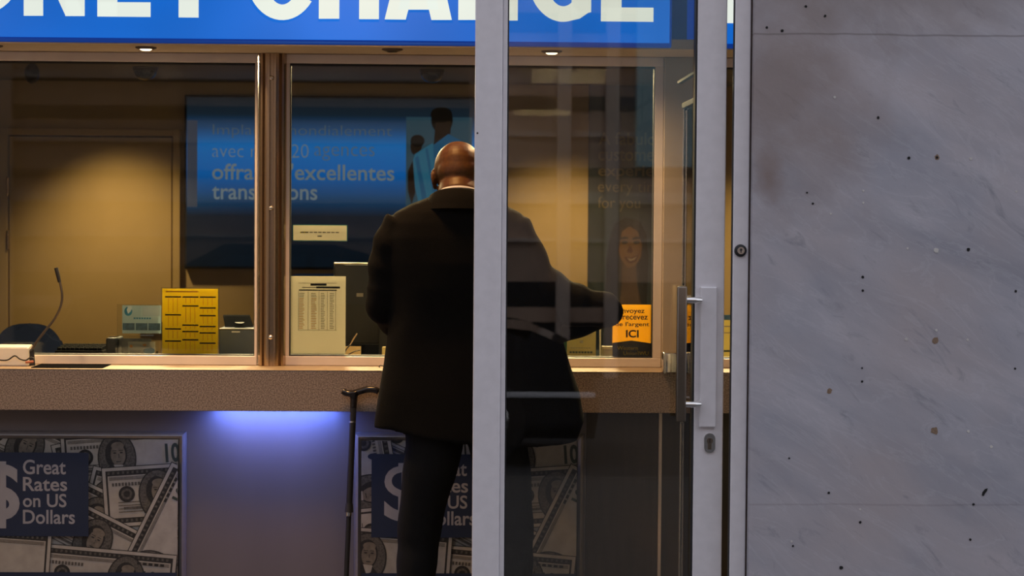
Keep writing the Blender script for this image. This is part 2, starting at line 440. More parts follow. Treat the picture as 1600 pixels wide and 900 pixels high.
# little drill holes and filler plugs in the marble
hole_m = mat('drill_hole_dark', (0.008, 0.008, 0.008), .9, noise=.1)
plug_m = mat('white_filler', (0.55, 0.53, 0.50), .8, noise=.1)
rust_m = mat('rusty_filler', (0.22, 0.15, 0.10), .9, noise=.3, nscale=200)
def hole(x, y, rpx, m):
    c = U(x, y, YM); r = rpx/SC(x, y, YM); bb = NB(); n = 14
    pts = [Vector((c.x+r*(.8+.35*random.random())*math.cos(2*PI*i/n), YM-.0012, c.z+r*(.8+.35*random.random())*math.sin(2*PI*i/n))) for i in range(n)]
    extrude_poly(bb, pts, Vector((0, .002, 0)))
    o = obj('drill_hole' if m is hole_m else 'filler_plug', bb, m, wr)
for x, y, r_ in ((1420, 247, 2.6), (1464, 246, 2.2), (1513, 390, 2.8), (1348, 433, 2.2), (1198, 43, 2), (1222, 48, 2.4), (1289, 25, 2), (1259, 10, 2), (1372, 184, 2.2), (1348, 454, 2), (1587, 455, 2), (1347, 596, 2),
                 (1344, 816, 2.2), (1347, 575, 1.6), (1516, 843, 2), (1239, 853, 1.8), (1586, 576, 1.7), (1270, 318, 1.8), (1261, 301, 1.5), (1314, 887, 3), (1295, 770, 2), (1233, 716, 1.6), (1521, 788, 2)):
    hole(x, y, r_, hole_m)
for x, y, r_ in ((1517, 248, 2.2), (1463, 391, 4), (1418, 388, 1.8), (1304, 152, 2), (1588, 299, 1.8), (1416, 530, 2.3), (1512, 531, 1.8), (1513, 674, 2.2), (1549, 698, 2.4), (1237, 846, 1.6), (1349, 298, 1.6), (1349, 317, 1.6), (1463, 516, 2), (1298, 334, 1.6), (1344, 796, 1.6)):
    hole(x, y, r_, plug_m)
for x, y, r_ in ((1464, 246, 4.6), (1462, 532, 5.5), (1296, 611, 4.5), (1460, 673, 6)):
    c = U(x, y, YM); r = r_/SC(x, y, YM); bb = NB()
    pts = [Vector((c.x+r*(.7+.5*random.random())*math.cos(2*PI*i/12), YM-.0006, c.z+r*(.7+.5*random.random())*math.sin(2*PI*i/12))) for i in range(12)]
    extrude_poly(bb, pts, Vector((0, .002, 0))); obj('filler_plug', bb, rust_m, wr)
c = U(1538, 769, YM); s_ = SC(1538, 769, YM)
bb = NB(); extrude_poly(bb, [Vector((c.x+x/s_, YM-.0012, c.z-y/s_)) for x, y in ((5, -6), (1, -5), (-3, 0), (-4, 5), (-1, 6), (1, 2), (4, -2))], Vector((0, .002, 0))); obj('drill_hole', bb, hole_m, wr)

# ------------------------------------------------------------------ shop-front door (glass leaf, stiles, lock) and jamb
def col_px(x0, x1, y, Y): return PX(x0, y, Y), PX(x1, y, Y)
dr = bpy.data.objects.new('door_1', None); COL.objects.link(dr); dr.location = (PX(760, 450, YD), YD, 0)
struct(dr, 'glazed aluminium shop door with tall pull handle', 'door')
sx0, sx1 = col_px(740.3, 783, 450, YD); bx0, bx1 = col_px(783, 790.5, 450, YD+.012)
rx0, rx1 = col_px(1084, 1132, 450, YD)
b = NB(); box(b, sx0, sx1, YD, YD+.07, .02, 2.55, .003); obj('stile', b, alu, dr)
c = U(746, 208, YD); b = NB(); lathe(b, [(0, -.0006), (.0026, -.0006), (.0026, .001), (0, .001)], (c.x, YD, c.z), 'Y', 12); obj('screw_hole', b, rubber, dr)
b = NB(); box(b, sx1+.0005, bx1, YD+.012, YD+.06, .02, 2.5, .002); obj('glazing_bead', b, alu, dr)
b = NB(); box(b, bx1+.0005, bx1+.004, YD+.018, YD+.05, .1, 2.46); obj('gasket', b, rubber, dr)
b = NB(); box(b, rx0+.004, rx1, YD, YD+.07, .02, 2.55, .003); obj('stile', b, alu, dr)
b = NB(); box(b, rx0-.001, rx0+.004, YD+.004, YD+.05, .1, 2.46); obj('gasket', b, rubber, dr)
b = NB(); box(b, sx1, rx0+.004, YD, YD+.07, .02, .1, .003); obj('rail', b, alu, dr)
b = NB(); box(b, sx1, rx0+.004, YD, YD+.07, 2.46, 2.55, .003); obj('rail', b, alu, dr)
b = NB(); box(b, bx1+.002, rx0, YD+.03, YD+.038, .098, 2.462); obj('glass', b, glass_door, dr)
# cover plate and lock cylinder on the right stile
px0, px1 = col_px(1093.5, 1119.5, 560, YD-.012)
b = NB(); box(b, px0, px1, YD-.014, YD, PZ(1105, 667, YD), PZ(1105, 448, YD), .003); obj('cover_plate', b, alu, dr)
ex = U(1108.5, 692, YD)
b = NB(); n_ = 24; rr = .0155; hh = .012
pts = [Vector((ex.x+rr*math.cos(a), YD-.006, ex.z+rr*math.sin(a)+(hh if math.sin(a) >= 0 else -hh))) for a in [2*PI*(i+.5)/n_ for i in range(n_)]]
extrude_poly(b, pts, Vector((0, .006, 0)))
esc = obj('lock_escutcheon', b, chrome, dr)
b = NB(); rr = .0085
pts = [Vector((ex.x+rr*math.cos(a), YD-.0085, ex.z+.0065+rr*math.sin(a))) for a in [2*PI*i/20 for i in range(20)]]
extrude_poly(b, pts, Vector((0, .004, 0))); box(b, ex.x-.0055, ex.x+.0055, YD-.008, YD-.004, ex.z-.018, ex.z+.002, .002)
cy = obj('lock_cylinder', b, bronze, esc)
b = NB(); box(b, ex.x-.0012, ex.x+.0012, YD-.0095, YD-.007, ex.z+.001, ex.z+.012); obj('keyhole', b, rubber, esc)
# pull handle in front of the glass
hx = PX(1064.5, 560, YD-.05); hz0, hz1 = PZ(1064, 659, YD-.05), PZ(1064, 447, YD-.05)
b = NB(); box(b, hx-.0135, hx+.0135, YD-.062, YD-.042, hz0, hz1, .005, 3)
hd = obj('pull_handle', b, bronze, dr, True)
for yy in (469, 632):
    z_ = PZ(1075, yy, YD-.05); b = NB()
    tube(b, [(hx+.008, YD-.05, z_), (hx+.03, YD-.05, z_), (rx0+.012, YD-.038, z_), (rx0+.016, YD+.001, z_)], .0085, 16)
    obj('standoff', b, chrome, hd, True)
# jamb right of the door
jx0, jx1 = col_px(1144.5, 1169, 450, YM+.03)
jb = bpy.data.objects.new('trim_1', None); COL.objects.link(jb); jb.location = (jx0, YM+.03, 0); struct(jb, 'aluminium door jamb against the marble wall', 'door jamb')
b = NB(); box(b, jx0, jx1, YM+.03, YM+.055, 0, 2.62, .003); obj('jamb', b, alu, jb)
b = NB(); box(b, jx0-.003, jx0-.0002, YM+.035, YM+.05, 0, 2.6); obj('brush_seal', b, rubber, jb)
b = NB(); box(b, jx1, xm0+.001, YM+.034, YM+.056, 0, 2.62); obj('joint', b, mat('brown_mastic', (0.055, 0.035, 0.028), .8, noise=.4, nscale=40), jb)
k = U(1157, 391.5, YM+.03)
b = NB(); lathe(b, [(0, -.010), (.0125, -.010), (.0165, -.007), (.0175, 0.002), (0, .002)], (k.x, YM+.03, k.z), 'Y', 28); ks = obj('key_switch', b, rubber, jb, True)
b = NB(); lathe(b, [(0, -.0115), (.0100, -.0115), (.0108, -.009), (.0108, -.006), (0, -.006)], (k.x, YM+.03, k.z), 'Y', 24); obj('lock_barrel', b, chrome, ks, True)
b = NB(); box(b, k.x-.0014, k.x+.0014, YM+.0175, YM+.02, k.z-.006, k.z+.006); lathe(b, [(0, -.0128), (.0035, -.0128), (.0035, -.011), (0, -.011)], (k.x, YM+.03, k.z+.002), 'Y', 12); obj('keyhole', b, rubber, ks)
b = NB(); box(b, -1.95, jx0, YM+.06, YM+.14, 2.56, 2.62, .003); struct(obj('trim_2', b, alu), 'aluminium head rail over the shop entrance', 'head rail')

# inner glass leaf standing open, seen nearly edge on
ix = PX(1069, 450, 6.75)
il = thing('glass_screen', 'open glass door leaf seen edge on behind the pull handle', 'glass door', (ix, 6.4, 0))
ztop = PZ(1070, 168, 6.75)
b = NB(); box(b, ix-.003, ix+.003, 6.02, 6.76, .06, ztop-.01); obj('pane', b, glass('green_edge_glass', (.62, .64, .55), 1.5), il)
b = NB(); box(b, ix-.0085, ix-.0035, 6.745, 6.765, .0, ztop, .001); obj('edge_profile', b, chrome, il)
b = NB(); box(b, ix+.0035, ix+.0085, 6.745, 6.765, .0, ztop, .001); obj('edge_profile', b, alu, il)
b = NB(); box(b, ix-.0035, ix+.0035, 6.742, 6.764, .0, ztop); obj('brush_strip', b, rubber, il)
b = NB(); box(b, ix-.012, ix+.012, 6.0, 6.765, ztop-.004, ztop+.014, .002); obj('top_rail', b, rubber, il)
b = NB(); box(b, ix-.012, ix+.012, 6.0, 6.03, 0, ztop, .002); obj('pivot_stile', b, alu, il)
a0 = U(1058, 128, 6.8)
b = NB(); box(b, ix-.02, ix-.005, 5.95, 6.83, a0.z-.004, a0.z+.004); tg = obj('closer_rail', b, rubber, il)

# ------------------------------------------------------------------ soffit, sign, windows
zsg = PZ(600, 71.5, YSG)       # lower edge of the sign
zhd = PZ(600, 85, YW)          # top of the window header
b = NB(); box(b, XL, XR, YSG+.004, YW+.12, zsg-.002, zsg+.03); box(b, XL, XR, YW-.012, YW+.12, zhd+.001, zsg-.0015)
struct(obj('trim_3', b, soffitm), 'warm lit soffit under the light box sign', 'soffit')
b = NB(); box(b, XL, XR, YW-.016, YW-.010, zhd-.0015, zhd+.0015); struct(obj('trim_4', b, darkgap), 'dark shadow joint above the window header', 'joint')
b = NB(); box(b, XL, XR, YW+.02, YW+.12, zsg+.028, 2.9); struct(obj('wall_bulkhead', b, beigewall), 'bulkhead above the teller windows', 'wall')

# sign: blue light box with white letters
def emis(name, c, s, noise=.0, sc=3):
    m = bpy.data.materials.new(name); m.use_nodes = True; nt = m.node_tree; n = nt.nodes; l = nt.links; bs = n['Principled BSDF']
    bs.inputs['Base Color'].default_value = (c[0]*.03, c[1]*.03, c[2]*.03, 1); bs.inputs['Roughness'].default_value = .6
    bs.inputs['Emission Strength'].default_value = s
    tc = n.new('ShaderNodeTexCoord'); t = n.new('ShaderNodeTexNoise'); t.inputs['Scale'].default_value = sc; t.inputs['Detail'].default_value = 1
    l.new(tc.outputs['Object'], t.inputs['Vector'])
    r = n.new('ShaderNodeMapRange'); r.inputs[1].default_value = .3; r.inputs[2].default_value = .7; r.inputs[3].default_value = 1-noise; r.inputs[4].default_value = 1+noise
    l.new(t.outputs['Fac'], r.inputs[0]); x = n.new('ShaderNodeVectorMath'); x.operation = 'SCALE'; x.inputs[0].default_value = c[:3]
    l.new(r.outputs[0], x.inputs['Scale']); l.new(x.outputs[0], bs.inputs['Emission Color']); return m
signblue = emis('sign_blue_backlit', rgb(16, 104, 206), 1.0, .16, 2.2)
signedge = mat('sign_blue_edge', rgb(12, 62, 150), .4, noise=.05)
signedge.node_tree.nodes['Principled BSDF'].inputs['Emission Color'].default_value = rgb(10, 60, 150)
signedge.node_tree.nodes['Principled BSDF'].inputs['Emission Strength'].default_value = .55
signwhite = emis('sign_letter_backlit', rgb(228, 236, 226), 1.0, .03, 3)
def sign(name, label, xl, xr):
    X0, X1 = xl, xr
    t = thing(name, label, 'sign', ((X0+X1)/2, YSG, zsg))
    bb = NB(); box(bb, X0, X1, YSG, YW+.015, zsg+.001, zsg+.62, .006); obj('box_body', bb, signedge, t)
    bb = NB(); box(bb, X0+.008, X1-.008, YSG-.004, YSG-.0005, zsg+.017, zsg+.612, .001); obj('face_panel', bb, signblue, t)
    return t
sg = sign('light_box_sign', 'blue backlit sign reading MONEY CHANGE in white capitals', XL+.3, PX(1050, 40, YSG))
sg2 = sign('light_box_sign', 'second blue backlit sign glimpsed right of the glass door', PX(1092, 40, YSG), XR-.2)
s_sg = SC(600, 30, YSG); YL = YSG-.009
def LP(x, y):
    base = 24.4+(x-67)*.0105; zb = PZ(67, 24.4, YL)-.0; zb = ZB
    return Vector((PX(x, 30, YL), YL, ZB+(base-y)/s_sg))
ZB = PZ(520, 29.3, YL)
DV = Vector((0, .0045, 0))
def letter(ch, polys, parent):
    bb = NB()
    for p in polys: extrude_poly(bb, [LP(*q) for q in p], DV)
    obj('letter_'+ch, bb, signwhite, parent)
def ring(cx, cy, rx, ry, ix_, iy_, a0, a1, n=40):
    out = []
    for i in range(n):
        t0 = R(a0+(a1-a0)*i/n); t1 = R(a0+(a1-a0)*(i+1)/n)
        out.append([(cx+rx*math.cos(t0), cy+ry*math.sin(t0)), (cx+rx*math.cos(t1), cy+ry*math.sin(t1)), (cx+ix_*math.cos(t1), cy+iy_*math.sin(t1)), (cx+ix_*math.cos(t0), cy+iy_*math.sin(t0))])
    return out
TOP = -118
letter('M', [[(-245, 21), (-215, 21), (-215, TOP-4), (-245, TOP-4)], [(-145, 22), (-115, 22), (-115, TOP-3), (-145, TOP-3)], [(-245, TOP-4), (-210, TOP-4), (-167, 22), (-193, 22)], [(-115, TOP-4), (-150, TOP-4), (-193, 22), (-167, 22)]], sg)
letter('O', ring(-38, -47, 72, 71, 38, 44, 0, 360), sg)
letter('N', [[(37, 24), (67, 24), (67, TOP), (37, TOP)], [(102, 24.5), (132, 24.5), (132, TOP), (102, TOP)], [(37, TOP), (69, TOP), (132, 24.5), (102.5, 24.5)]], sg)
letter('E', [[(152, 25.3), (183, 25.3), (183, TOP), (152, TOP)], [(152, 25.3), (235, 26), (235, 3.4), (152, 3)], [(152, -36), (225, -36), (225, -58), (152, -58)], [(152, TOP+22), (233, TOP+22), (233, TOP), (152, TOP)]], sg)
letter('Y', [[(279, 26.7), (310, 27), (310, -45), (279, -45)], [(279, -40), (310, -40), (262, TOP), (228, TOP)], [(279, -40), (310, -40), (361, TOP), (327, TOP)]], sg)
letter('C', ring(441, -44, 58, 75, 27, 51, 38, 322), sg)
letter('H', [[(498, 29), (530, 29), (530, TOP), (498, TOP)], [(561, 29.6), (592, 29.8), (592, TOP), (561, TOP)], [(498, -36), (592, -36), (592, -60), (498, -60)]], sg)
letter('A', [[(601, 30), (634, 30.4), (672, TOP), (637, TOP)], [(674, 31), (706, 31), (672, TOP), (637, TOP)], [(622, 15), (685, 15), (681, -8), (628, -8)]], sg)
letter('N', [[(716, 31), (746, 31), (746, TOP), (716, TOP)], [(780, 32), (809, 32), (809, TOP), (780, TOP)], [(716, TOP), (748, TOP), (809, 32), (780, 32)]], sg)
letter('G', ring(880, -43, 57, 77, 28, 53, 62, 318)+[[(893, -38), (923.5, -38), (923.5, 19), (893, 26)], [(880, -38), (923.5, -38), (923.5, -58), (880, -58)], [(893, 20), (923.5, 17), (906, 29), (893, 32)]], sg)
letter('E', [[(939, 33.3), (971, 33.6), (971, TOP), (939, TOP)], [(939, 33.3), (1021, 34.2), (1021, 12.2), (939, 11.6)], [(939, -30), (1011, -30), (1011, -52), (939, -52)], [(939, TOP+22), (1019, TOP+22), (1019, TOP), (939, TOP)]], sg)
letter('M', [[(1116, 36), (1147, 36.4), (1147, TOP), (1116, TOP)], [(1213, 37), (1244, 37), (1244, TOP), (1213, TOP)], [(1116, TOP), (1150, TOP), (1194, 37), (1166, 37)], [(1244, TOP), (1210, TOP), (1166, 37), (1194, 37)]], sg2)

# recessed downlights in the soffit
lamp_on = emis('lit_lamp_lens', (1.0, .80, .52, 1), 4.0)
dl_ring = mat('downlight_rim', (0.16, 0.12, 0.09), .35, .6, noise=.05)
def downlight(x, y, label, on):
    c = U(x, y, 6.99); zz = zsg-.002
    # slide along the ray to the soffit plane
    d = (U(x, y, 7)-CAMP); t = (zz-CAMZ)/d.z; p = CAMP+d*t
    th = thing('recessed_downlight', label, 'light', (p.x, p.y, zz), 'downlights in the soffit')
    bb = NB(); lathe(bb, [(.020, 0), (.020, -.005), (.024, -.008), (.034, -.004), (.035, 0.001), (.020, .001)], (p.x, p.y, zz), 'Z', 32); obj('rim', bb, dl_ring, th, True)
    bb = NB(); lathe(bb, [(0, -.0125), (.014, -.0115), (.0195, -.008), (.0198, .0005), (0, .0005)], (p.x, p.y, zz), 'Z', 24); obj('lens', bb, lamp_on if on else mat('unlit_lamp_lens', (0.10, .09, .08), .15, noise=.1), th, True)
    if on: spot('downlight_beam', (p.x, p.y, zz-.016), (p.x, p.y+.06, 0), 42.0, WARM, 158, .9, .02)
    return th
downlight(228, 73.5, 'lit round downlight in the soffit above the left teller window', True)
downlight(613, 76.5, 'unlit dark round downlight in the soffit, between the two lit ones', False)
downlight(862, 79.5, 'lit round downlight in the soffit seen through the glass door', True)
downlight(-12, 71, 'lit downlight at the far left end of the soffit', True)

# teller windows: header, sill rail, stiles, glass
def window(idx, label, xa, xb, stile_l, stile_r):
    """xa..xb = outer pixel edges; stile widths in px"""
    t = bpy.data.objects.new('window_%d' % idx, None); COL.objects.link(t); struct(t, label, 'window')
    X0, X1 = PX(xa, 330, YW), PX(xb, 330, YW); t.location = ((X0+X1)/2, YW, zc_top)
    gx0, gx1 = PX(xa+stile_l, 330, YW), PX(xb-stile_r, 330, YW)
    zt = PZ(600, 100, YW); zb = PZ(600, 557.5, YW)
    bb = NB(); box(bb, X0, X1, YW, YW+.06, zt, zhd-.0015, .002); obj('header', bb, alu_head, t)
    bb = NB(); box(bb, X0, X1, YW, YW+.06, zc_top+.0005, zb, .002); obj('sill_rail', bb, alu_frame, t)
    bb = NB(); box(bb, X0, gx0, YW+.001, YW+.06, zb, zt, .001); obj('stile', bb, alu_frame, t)
    bb = NB(); box(bb, gx1, X1, YW+.001, YW+.06, zb, zt, .001); obj('stile', bb, alu_frame, t)
    bb = NB(); g = .006
    for q in ((gx0, gx1, zt-g, zt), (gx0, gx1, zb, zb+g*.6), (gx0, gx0+g*.5, zb, zt), (gx1-g*.5, gx1, zb, zt)): box(bb, q[0], q[1], YW+.012, YW+.05, q[2], q[3])
    obj('gasket', bb, rubber, t)
    bb = NB(); box(bb, gx0, gx1, YW+.03, YW+.038, zb, zt); obj('glass', bb, glass_win, t)
    return t
window(1, 'left teller window looking into the booth', -330, 402, 6, 4)
window(2, 'middle teller window behind the standing man', 445, 1035, 7, 13)
window(3, 'right teller window mostly hidden by the door stile', 1092, 1560, 8, 8)
# corner column between windows 2 and 3
b = NB(); box(b, PX(1035, 330, YW)+.001, PX(1092, 330, YW)-.001, YW-.02, YW+.08, zc_top, zhd-.002, .003)
struct(obj('trim_5', b, mat('cream_column', (0.40, 0.33, 0.25), .45, noise=.05, nscale=12)), 'cream column between the teller windows', 'column')

# steel mullion post between windows 1 and 2
mx = PX(425, 330, YW-.02); mwid = (PX(446, 330, YW-.02)-PX(403, 330, YW-.02))/2
mp = thing('mullion_post', 'ribbed brushed steel post between the two teller windows', 'post', (mx, YW-.015, zc_top))
prof = [(-1, .05), (-1, -.012), (-.84, -.026), (-.70, -.030), (-.62, -.022), (-.50, -.034), (-.30, -.040), (-.16, -.041), (-.12, -.036), (.12, -.036), (.16, -.041), (.30, -.040), (.50, -.034), (.62, -.022), (.72, -.030), (.86, -.026), (1, -.012), (1, .05)]
b = NB(); extrude_poly(b, [Vector((mx+u*mwid, YW+v, zc_top+.0006)) for u, v in prof], Vector((0, 0, zhd-.002-zc_top)))
obj('post_profile', b, steel, mp, True, 25)
for yy in (122, 325, 527):
    z_ = PZ(422, yy, YW-.03); b = NB(); lathe(b, [(0, -.007), (.005, -.006), (.0078, -.003), (.0084, .002), (0, .002)], (mx-.002, YW-.037, z_), 'Y', 18); obj('screw', b, chrome, mp, True)

# ------------------------------------------------------------------ counter
ct = thing('counter', 'long customer counter with speckled stone front', 'counter', (0, YP, 0))
b = NB(); box(b, XL+.01, XR-.01, YCF, YW+.10, zc_bot, zc_top-.003, .0015); obj('fascia', b, stone, ct)
b = NB(); box(b, XL+.01, XR-.01, YCF-.001, YW+.10, zc_top-.003, zc_top, .001); obj('worktop', b, mat('cream_worktop', (0.30, 0.22, 0.145), .35, noise=.05, nscale=40), ct)
xpa, xpb = PX(-180, 750, YP), PX(1028, 750, YP)
b = NB(); box(b, xpa, PX(915, 750, YP), YP, YP+.05, .08, zc_bot-.0005); obj('front_panel', b, laminate, ct)
b = NB(); box(b, PX(915, 750, YP)+.001, xpb, YP, YP+.05, .08, zc_bot-.0005); obj('front_panel', b, darkpanel, ct)
b = NB(); box(b, xpb+.001, xpb+.012, YP-.006, YP+.05, .08, zc_bot-.0005, .001); obj('corner_strip', b, alu_frame, ct)
b = NB(); box(b, xpb+.013, XR, YP+.01, YP+.05, .08, zc_bot-.0005); obj('front_panel', b, darkpanel, ct)
b = NB(); box(b, XL, xpa-.001, YP+.01, YP+.05, .08, zc_bot-.0005); obj('front_panel', b, darkpanel, ct)
b = NB(); box(b, XL, XR, YP+.02, YP+.06, 0, .08); obj('plinth', b, darkgap, ct)
# blue light strip fixed under the worktop
xb0, xb1 = PX(332, 650, YP-.03), PX(528, 650, YP-.03)
b = NB(); box(b, xb0, xb1, YP-.034, YP-.006, zc_bot-.004, zc_bot-.0008, .001)
strip = obj('led_housing', b, alu, ct)
b = NB(); box(b, xb0+.004, xb1-.004, YP-.030, YP-.010, zc_bot-.0048, zc_bot-.0038); obj('led_strip', b, emis('blue_led', (.10, .16, 1.0, 1), 12), strip)
area('blue_led_light', ((xb0+xb1)/2, YP-.05, zc_bot-.004), xb1-xb0-.01, 1.6, (.13, .24, 1.0), target=((xb0+xb1)/2, YP+.12, zc_bot-.30), size_y=.02)
area('blue_led_light', ((xb0+xb1)/2-.02, YP-.09, zc_bot-.004), xb1-xb0-.1, 0.7, (.34, .38, 1.0), target=((xb0+xb1)/2, YP+.1, zc_bot-.75), size_y=.02)
# cash tray let into the worktop
b = NB(); x0, x1 = PX(55, 570, YCF+.1), PX(166, 570, YCF+.1)
box(b, x0, x1, YCF+.03, YW-.01, zc_top-.0005, zc_top+.003, .001)
tag(obj('cash_tray', b, mat('matt_black_tray', (0.006, 0.006, 0.007), 1.0, noise=.1, spec=0.0)), 'flat dark cash tray on the counter below the left window', 'tray')

# back door of the booth
dw = bpy.data.objects.new('door_2', None); COL.objects.link(dw); struct(dw, 'cream flush door in the back wall of the booth', 'door')
xd0, xd1 = PX(14, 380, YB-.03), PX(269, 380, YB-.03); zdt = PZ(140, 213, YB-.03); dw.location = (xd0, YB, 0)
b = NB(); box(b, xd0+.003, xd1-.004, YB-.035, YB-.003, .01, zdt-.004, .002); obj('door_leaf', b, doorpaint, dw)
xo0, xo1 = PX(-6, 380, YB-.05), PX(281, 380, YB-.05); zo = PZ(140, 201, YB-.05)
b = NB()
for q in ((xo0, xd0-.004, 0, zo), (xd1+.004, xo1, 0, zo), (xd0-.004, xd1+.004, zdt+.004, zo)): box(b, q[0], q[1], YB-.048, YB, q[2], q[3], .003)
obj('door_frame', b, doorpaint, dw)
b = NB(); box(b, xd0-.004, xd1+.004, YB-.003, YB-.0005, 0, zdt+.004); obj('shadow_gap', b, darkgap, dw)
for yy in (292, 375):
    z_ = PZ(12, yy, YB); b = NB(); tube(b, [(xd0-.002, YB-.052, z_-.05), (xd0-.002, YB-.052, z_+.05)], .007, 12); obj('hinge', b, steel, dw, True)
b = NB(); zh = 1.02; lathe(b, [(0, -.062), (.012, -.062), (.012, -.04), (.026, -.04), (.026, -.034), (0, -.034)], (xd1-.06, YB, zh), 'Y', 20); tube(b, [(xd1-.06, YB-.058, zh), (xd1-.17, YB-.058, zh)], .009, 12); obj('door_handle', b, steel, dw, True)

# ================================================================== THINGS
# ---- ceiling cameras
dome_m = mat('smoked_dome', (0.012, 0.013, 0.015), .12, noise=.05)
def dome(x, y, label):
    d = U(x, y, 10)-CAMP; p = CAMP+d*((2.3-CAMZ)/d.z); p = U(x, y, 10.0); p.z = 2.3
    t = thing('dome_camera', label, 'security camera', p, 'dome cameras on the booth ceiling')
    bb = NB(); lathe(bb, [(0, 0), (.060, 0), (.060, -.012), (.057, -.018), (0, -.018)], p, 'Z', 32); obj('mounting_ring', bb, blackplastic, t, True)
    bb = NB(); pr = [(.055*math.cos(a), -.018-.045*math.sin(a)) for a in [R(i*9) for i in range(10)]]+[(0, -.063)]
    lathe(bb, [(0, -.0175)]+pr, p, 'Z', 32); obj('dome', bb, dome_m, t, True)
dome(227, 112, 'dark dome camera on the booth ceiling seen through the left window')
dome(675, 114, 'dark dome camera on the booth ceiling above the man')
p = U(50, 106, 9.6); p.z = 2.3
t = thing('bullet_camera', 'dark oval camera hanging from the ceiling at far left', 'security camera', p)
b = NB(); lathe(b, [(0, 0), (.03, 0), (.03, -.01), (.012, -.014), (.012, -.03), (0, -.03)], p, 'Z', 20); obj('bracket', b, blackplastic, t, True)
b = NB(); ellipsoid(b, (p.x, p.y, p.z-.062), (.034, .05, .047)); obj('camera_body', b, blackplastic, t, True)

# ---- wall posters in the booth
navy = mat('poster_navy', (0.012, 0.022, 0.045), .35, noise=.15, nscale=4)
def lit_band_blue():  # light across the poster's middle and its dim ends painted as a ramp
    m = bpy.data.materials.new('poster_blue_painted_light'); m.use_nodes = True; nt = m.node_tree; n = nt.nodes; l = nt.links; bs = n['Principled BSDF']
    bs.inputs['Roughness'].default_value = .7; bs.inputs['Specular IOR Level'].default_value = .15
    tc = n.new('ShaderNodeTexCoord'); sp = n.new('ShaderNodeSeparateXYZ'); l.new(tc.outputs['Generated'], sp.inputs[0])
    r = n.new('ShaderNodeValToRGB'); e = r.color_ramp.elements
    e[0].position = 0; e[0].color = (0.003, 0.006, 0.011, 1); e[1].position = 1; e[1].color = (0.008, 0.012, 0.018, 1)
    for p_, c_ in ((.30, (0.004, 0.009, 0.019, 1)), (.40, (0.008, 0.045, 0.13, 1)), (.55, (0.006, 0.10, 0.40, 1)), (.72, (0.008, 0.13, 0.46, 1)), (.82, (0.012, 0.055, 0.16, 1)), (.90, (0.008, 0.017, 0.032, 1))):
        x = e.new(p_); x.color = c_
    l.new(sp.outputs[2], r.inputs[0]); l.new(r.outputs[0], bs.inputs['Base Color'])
    l.new(r.outputs[0], bs.inputs['Emission Color']); bs.inputs['Emission Strength'].default_value = .85  # printed panel made to glow along the painted band
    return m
pblue = lit_band_blue()
def glowing(name, c, e):  # poster inks given a glow of their own
    m = mat(name, c, .4, noise=.06, nscale=12)
    bs = m.node_tree.nodes['Principled BSDF']; bs.inputs['Emission Color'].default_value = (*c[:3], 1); bs.inputs['Emission Strength'].default_value = e; return m
ptext = glowing('poster_text_pale_blue', (0.20, 0.27, 0.34), .5)
pdim = glowing('poster_text_dim_blue', (0.11, 0.17, 0.23), .5)
pfaint = glowing('poster_text_faint', (0.09, 0.13, 0.17), .5)  # top line dimmed to match the painted dark end
cyanm = glowing('poster_cyan_shirt', (0.010, 0.10, 0.24), .5)
cyan2 = glowing('poster_pale_shirt', (0.022, 0.16, 0.30), .5)
paleb = glowing('poster_pale_strip', (0.06, 0.08, 0.14), .4)
pskin = mat('poster_skin', (0.13, 0.085, 0.065), .5, noise=.1, nscale=20)
pdark = mat('poster_dark_hair', (0.015, 0.014, 0.016), .5, noise=.2)
YPO = YB-.06
x0, x1 = PX(288, 285, YPO), PX(760, 285, YPO); z0, z1 = PZ(520, 421, YPO), PZ(520, 150, YPO)
po = thing('wall_poster', 'large dark blue panel with painted light band and pale French text on the back wall', 'poster', ((x0+x1)/2, YB-.03, z0))
b = NB(); box(b, x0, x1, YPO+.002, YB-.001, z0, z1, .004); obj('frame', b, rubber, po)
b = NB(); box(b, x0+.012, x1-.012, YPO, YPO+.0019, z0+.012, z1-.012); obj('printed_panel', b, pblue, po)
P = Print(520, 285, YPO-.0005)
P.rect(293, 190, 309, 325, paleb)
P.text('Implanté mondialement', 333, 196, 612, 217, pfaint, -.012)
P.text('avec nos 120', 332, 226, 482, 247, ptext, -.015); P.text('agences', 491, 229, 585, 251, pdim, -.012)
P.text("offrant d'excellentes", 332, 256, 616, 282, ptext, .012)
P.text('transactions', 332, 289, 496, 313, ptext, .012)
# printed couple in pale blue shirts
P.rect(634, 182, 737, 324, glowing('poster_photo_sky', (0.028, 0.085, 0.14), .45))
P.ell(690, 187, 17, 20, pdark); P.poly([(680, 190), (704, 188), (702, 240), (690, 262), (676, 240)], pskin); P.ell(689, 178, 17, 12, pdark)
P.poly([(676, 226), (700, 208), (716, 216), (737, 232), (737, 324), (668, 324), (664, 262)], cyanm)
P.ell(650, 227, 9, 14, pskin, rot=R(10)); P.ell(652, 219, 11, 9.5, pdark)
P.poly([(641, 262), (648, 240), (660, 232), (676, 222), (679, 270), (676, 324), (656, 324), (648, 290)], cyan2)
P.poly([(648, 246), (653, 242), (670, 324), (662, 324)], cyanm); P.poly([(664, 232), (668, 230), (678, 290), (676, 300)], cyanm)
P.poly([(637, 266), (645, 250), (649, 300), (643, 318), (637, 296)], pskin)
P.finish('artwork', po)

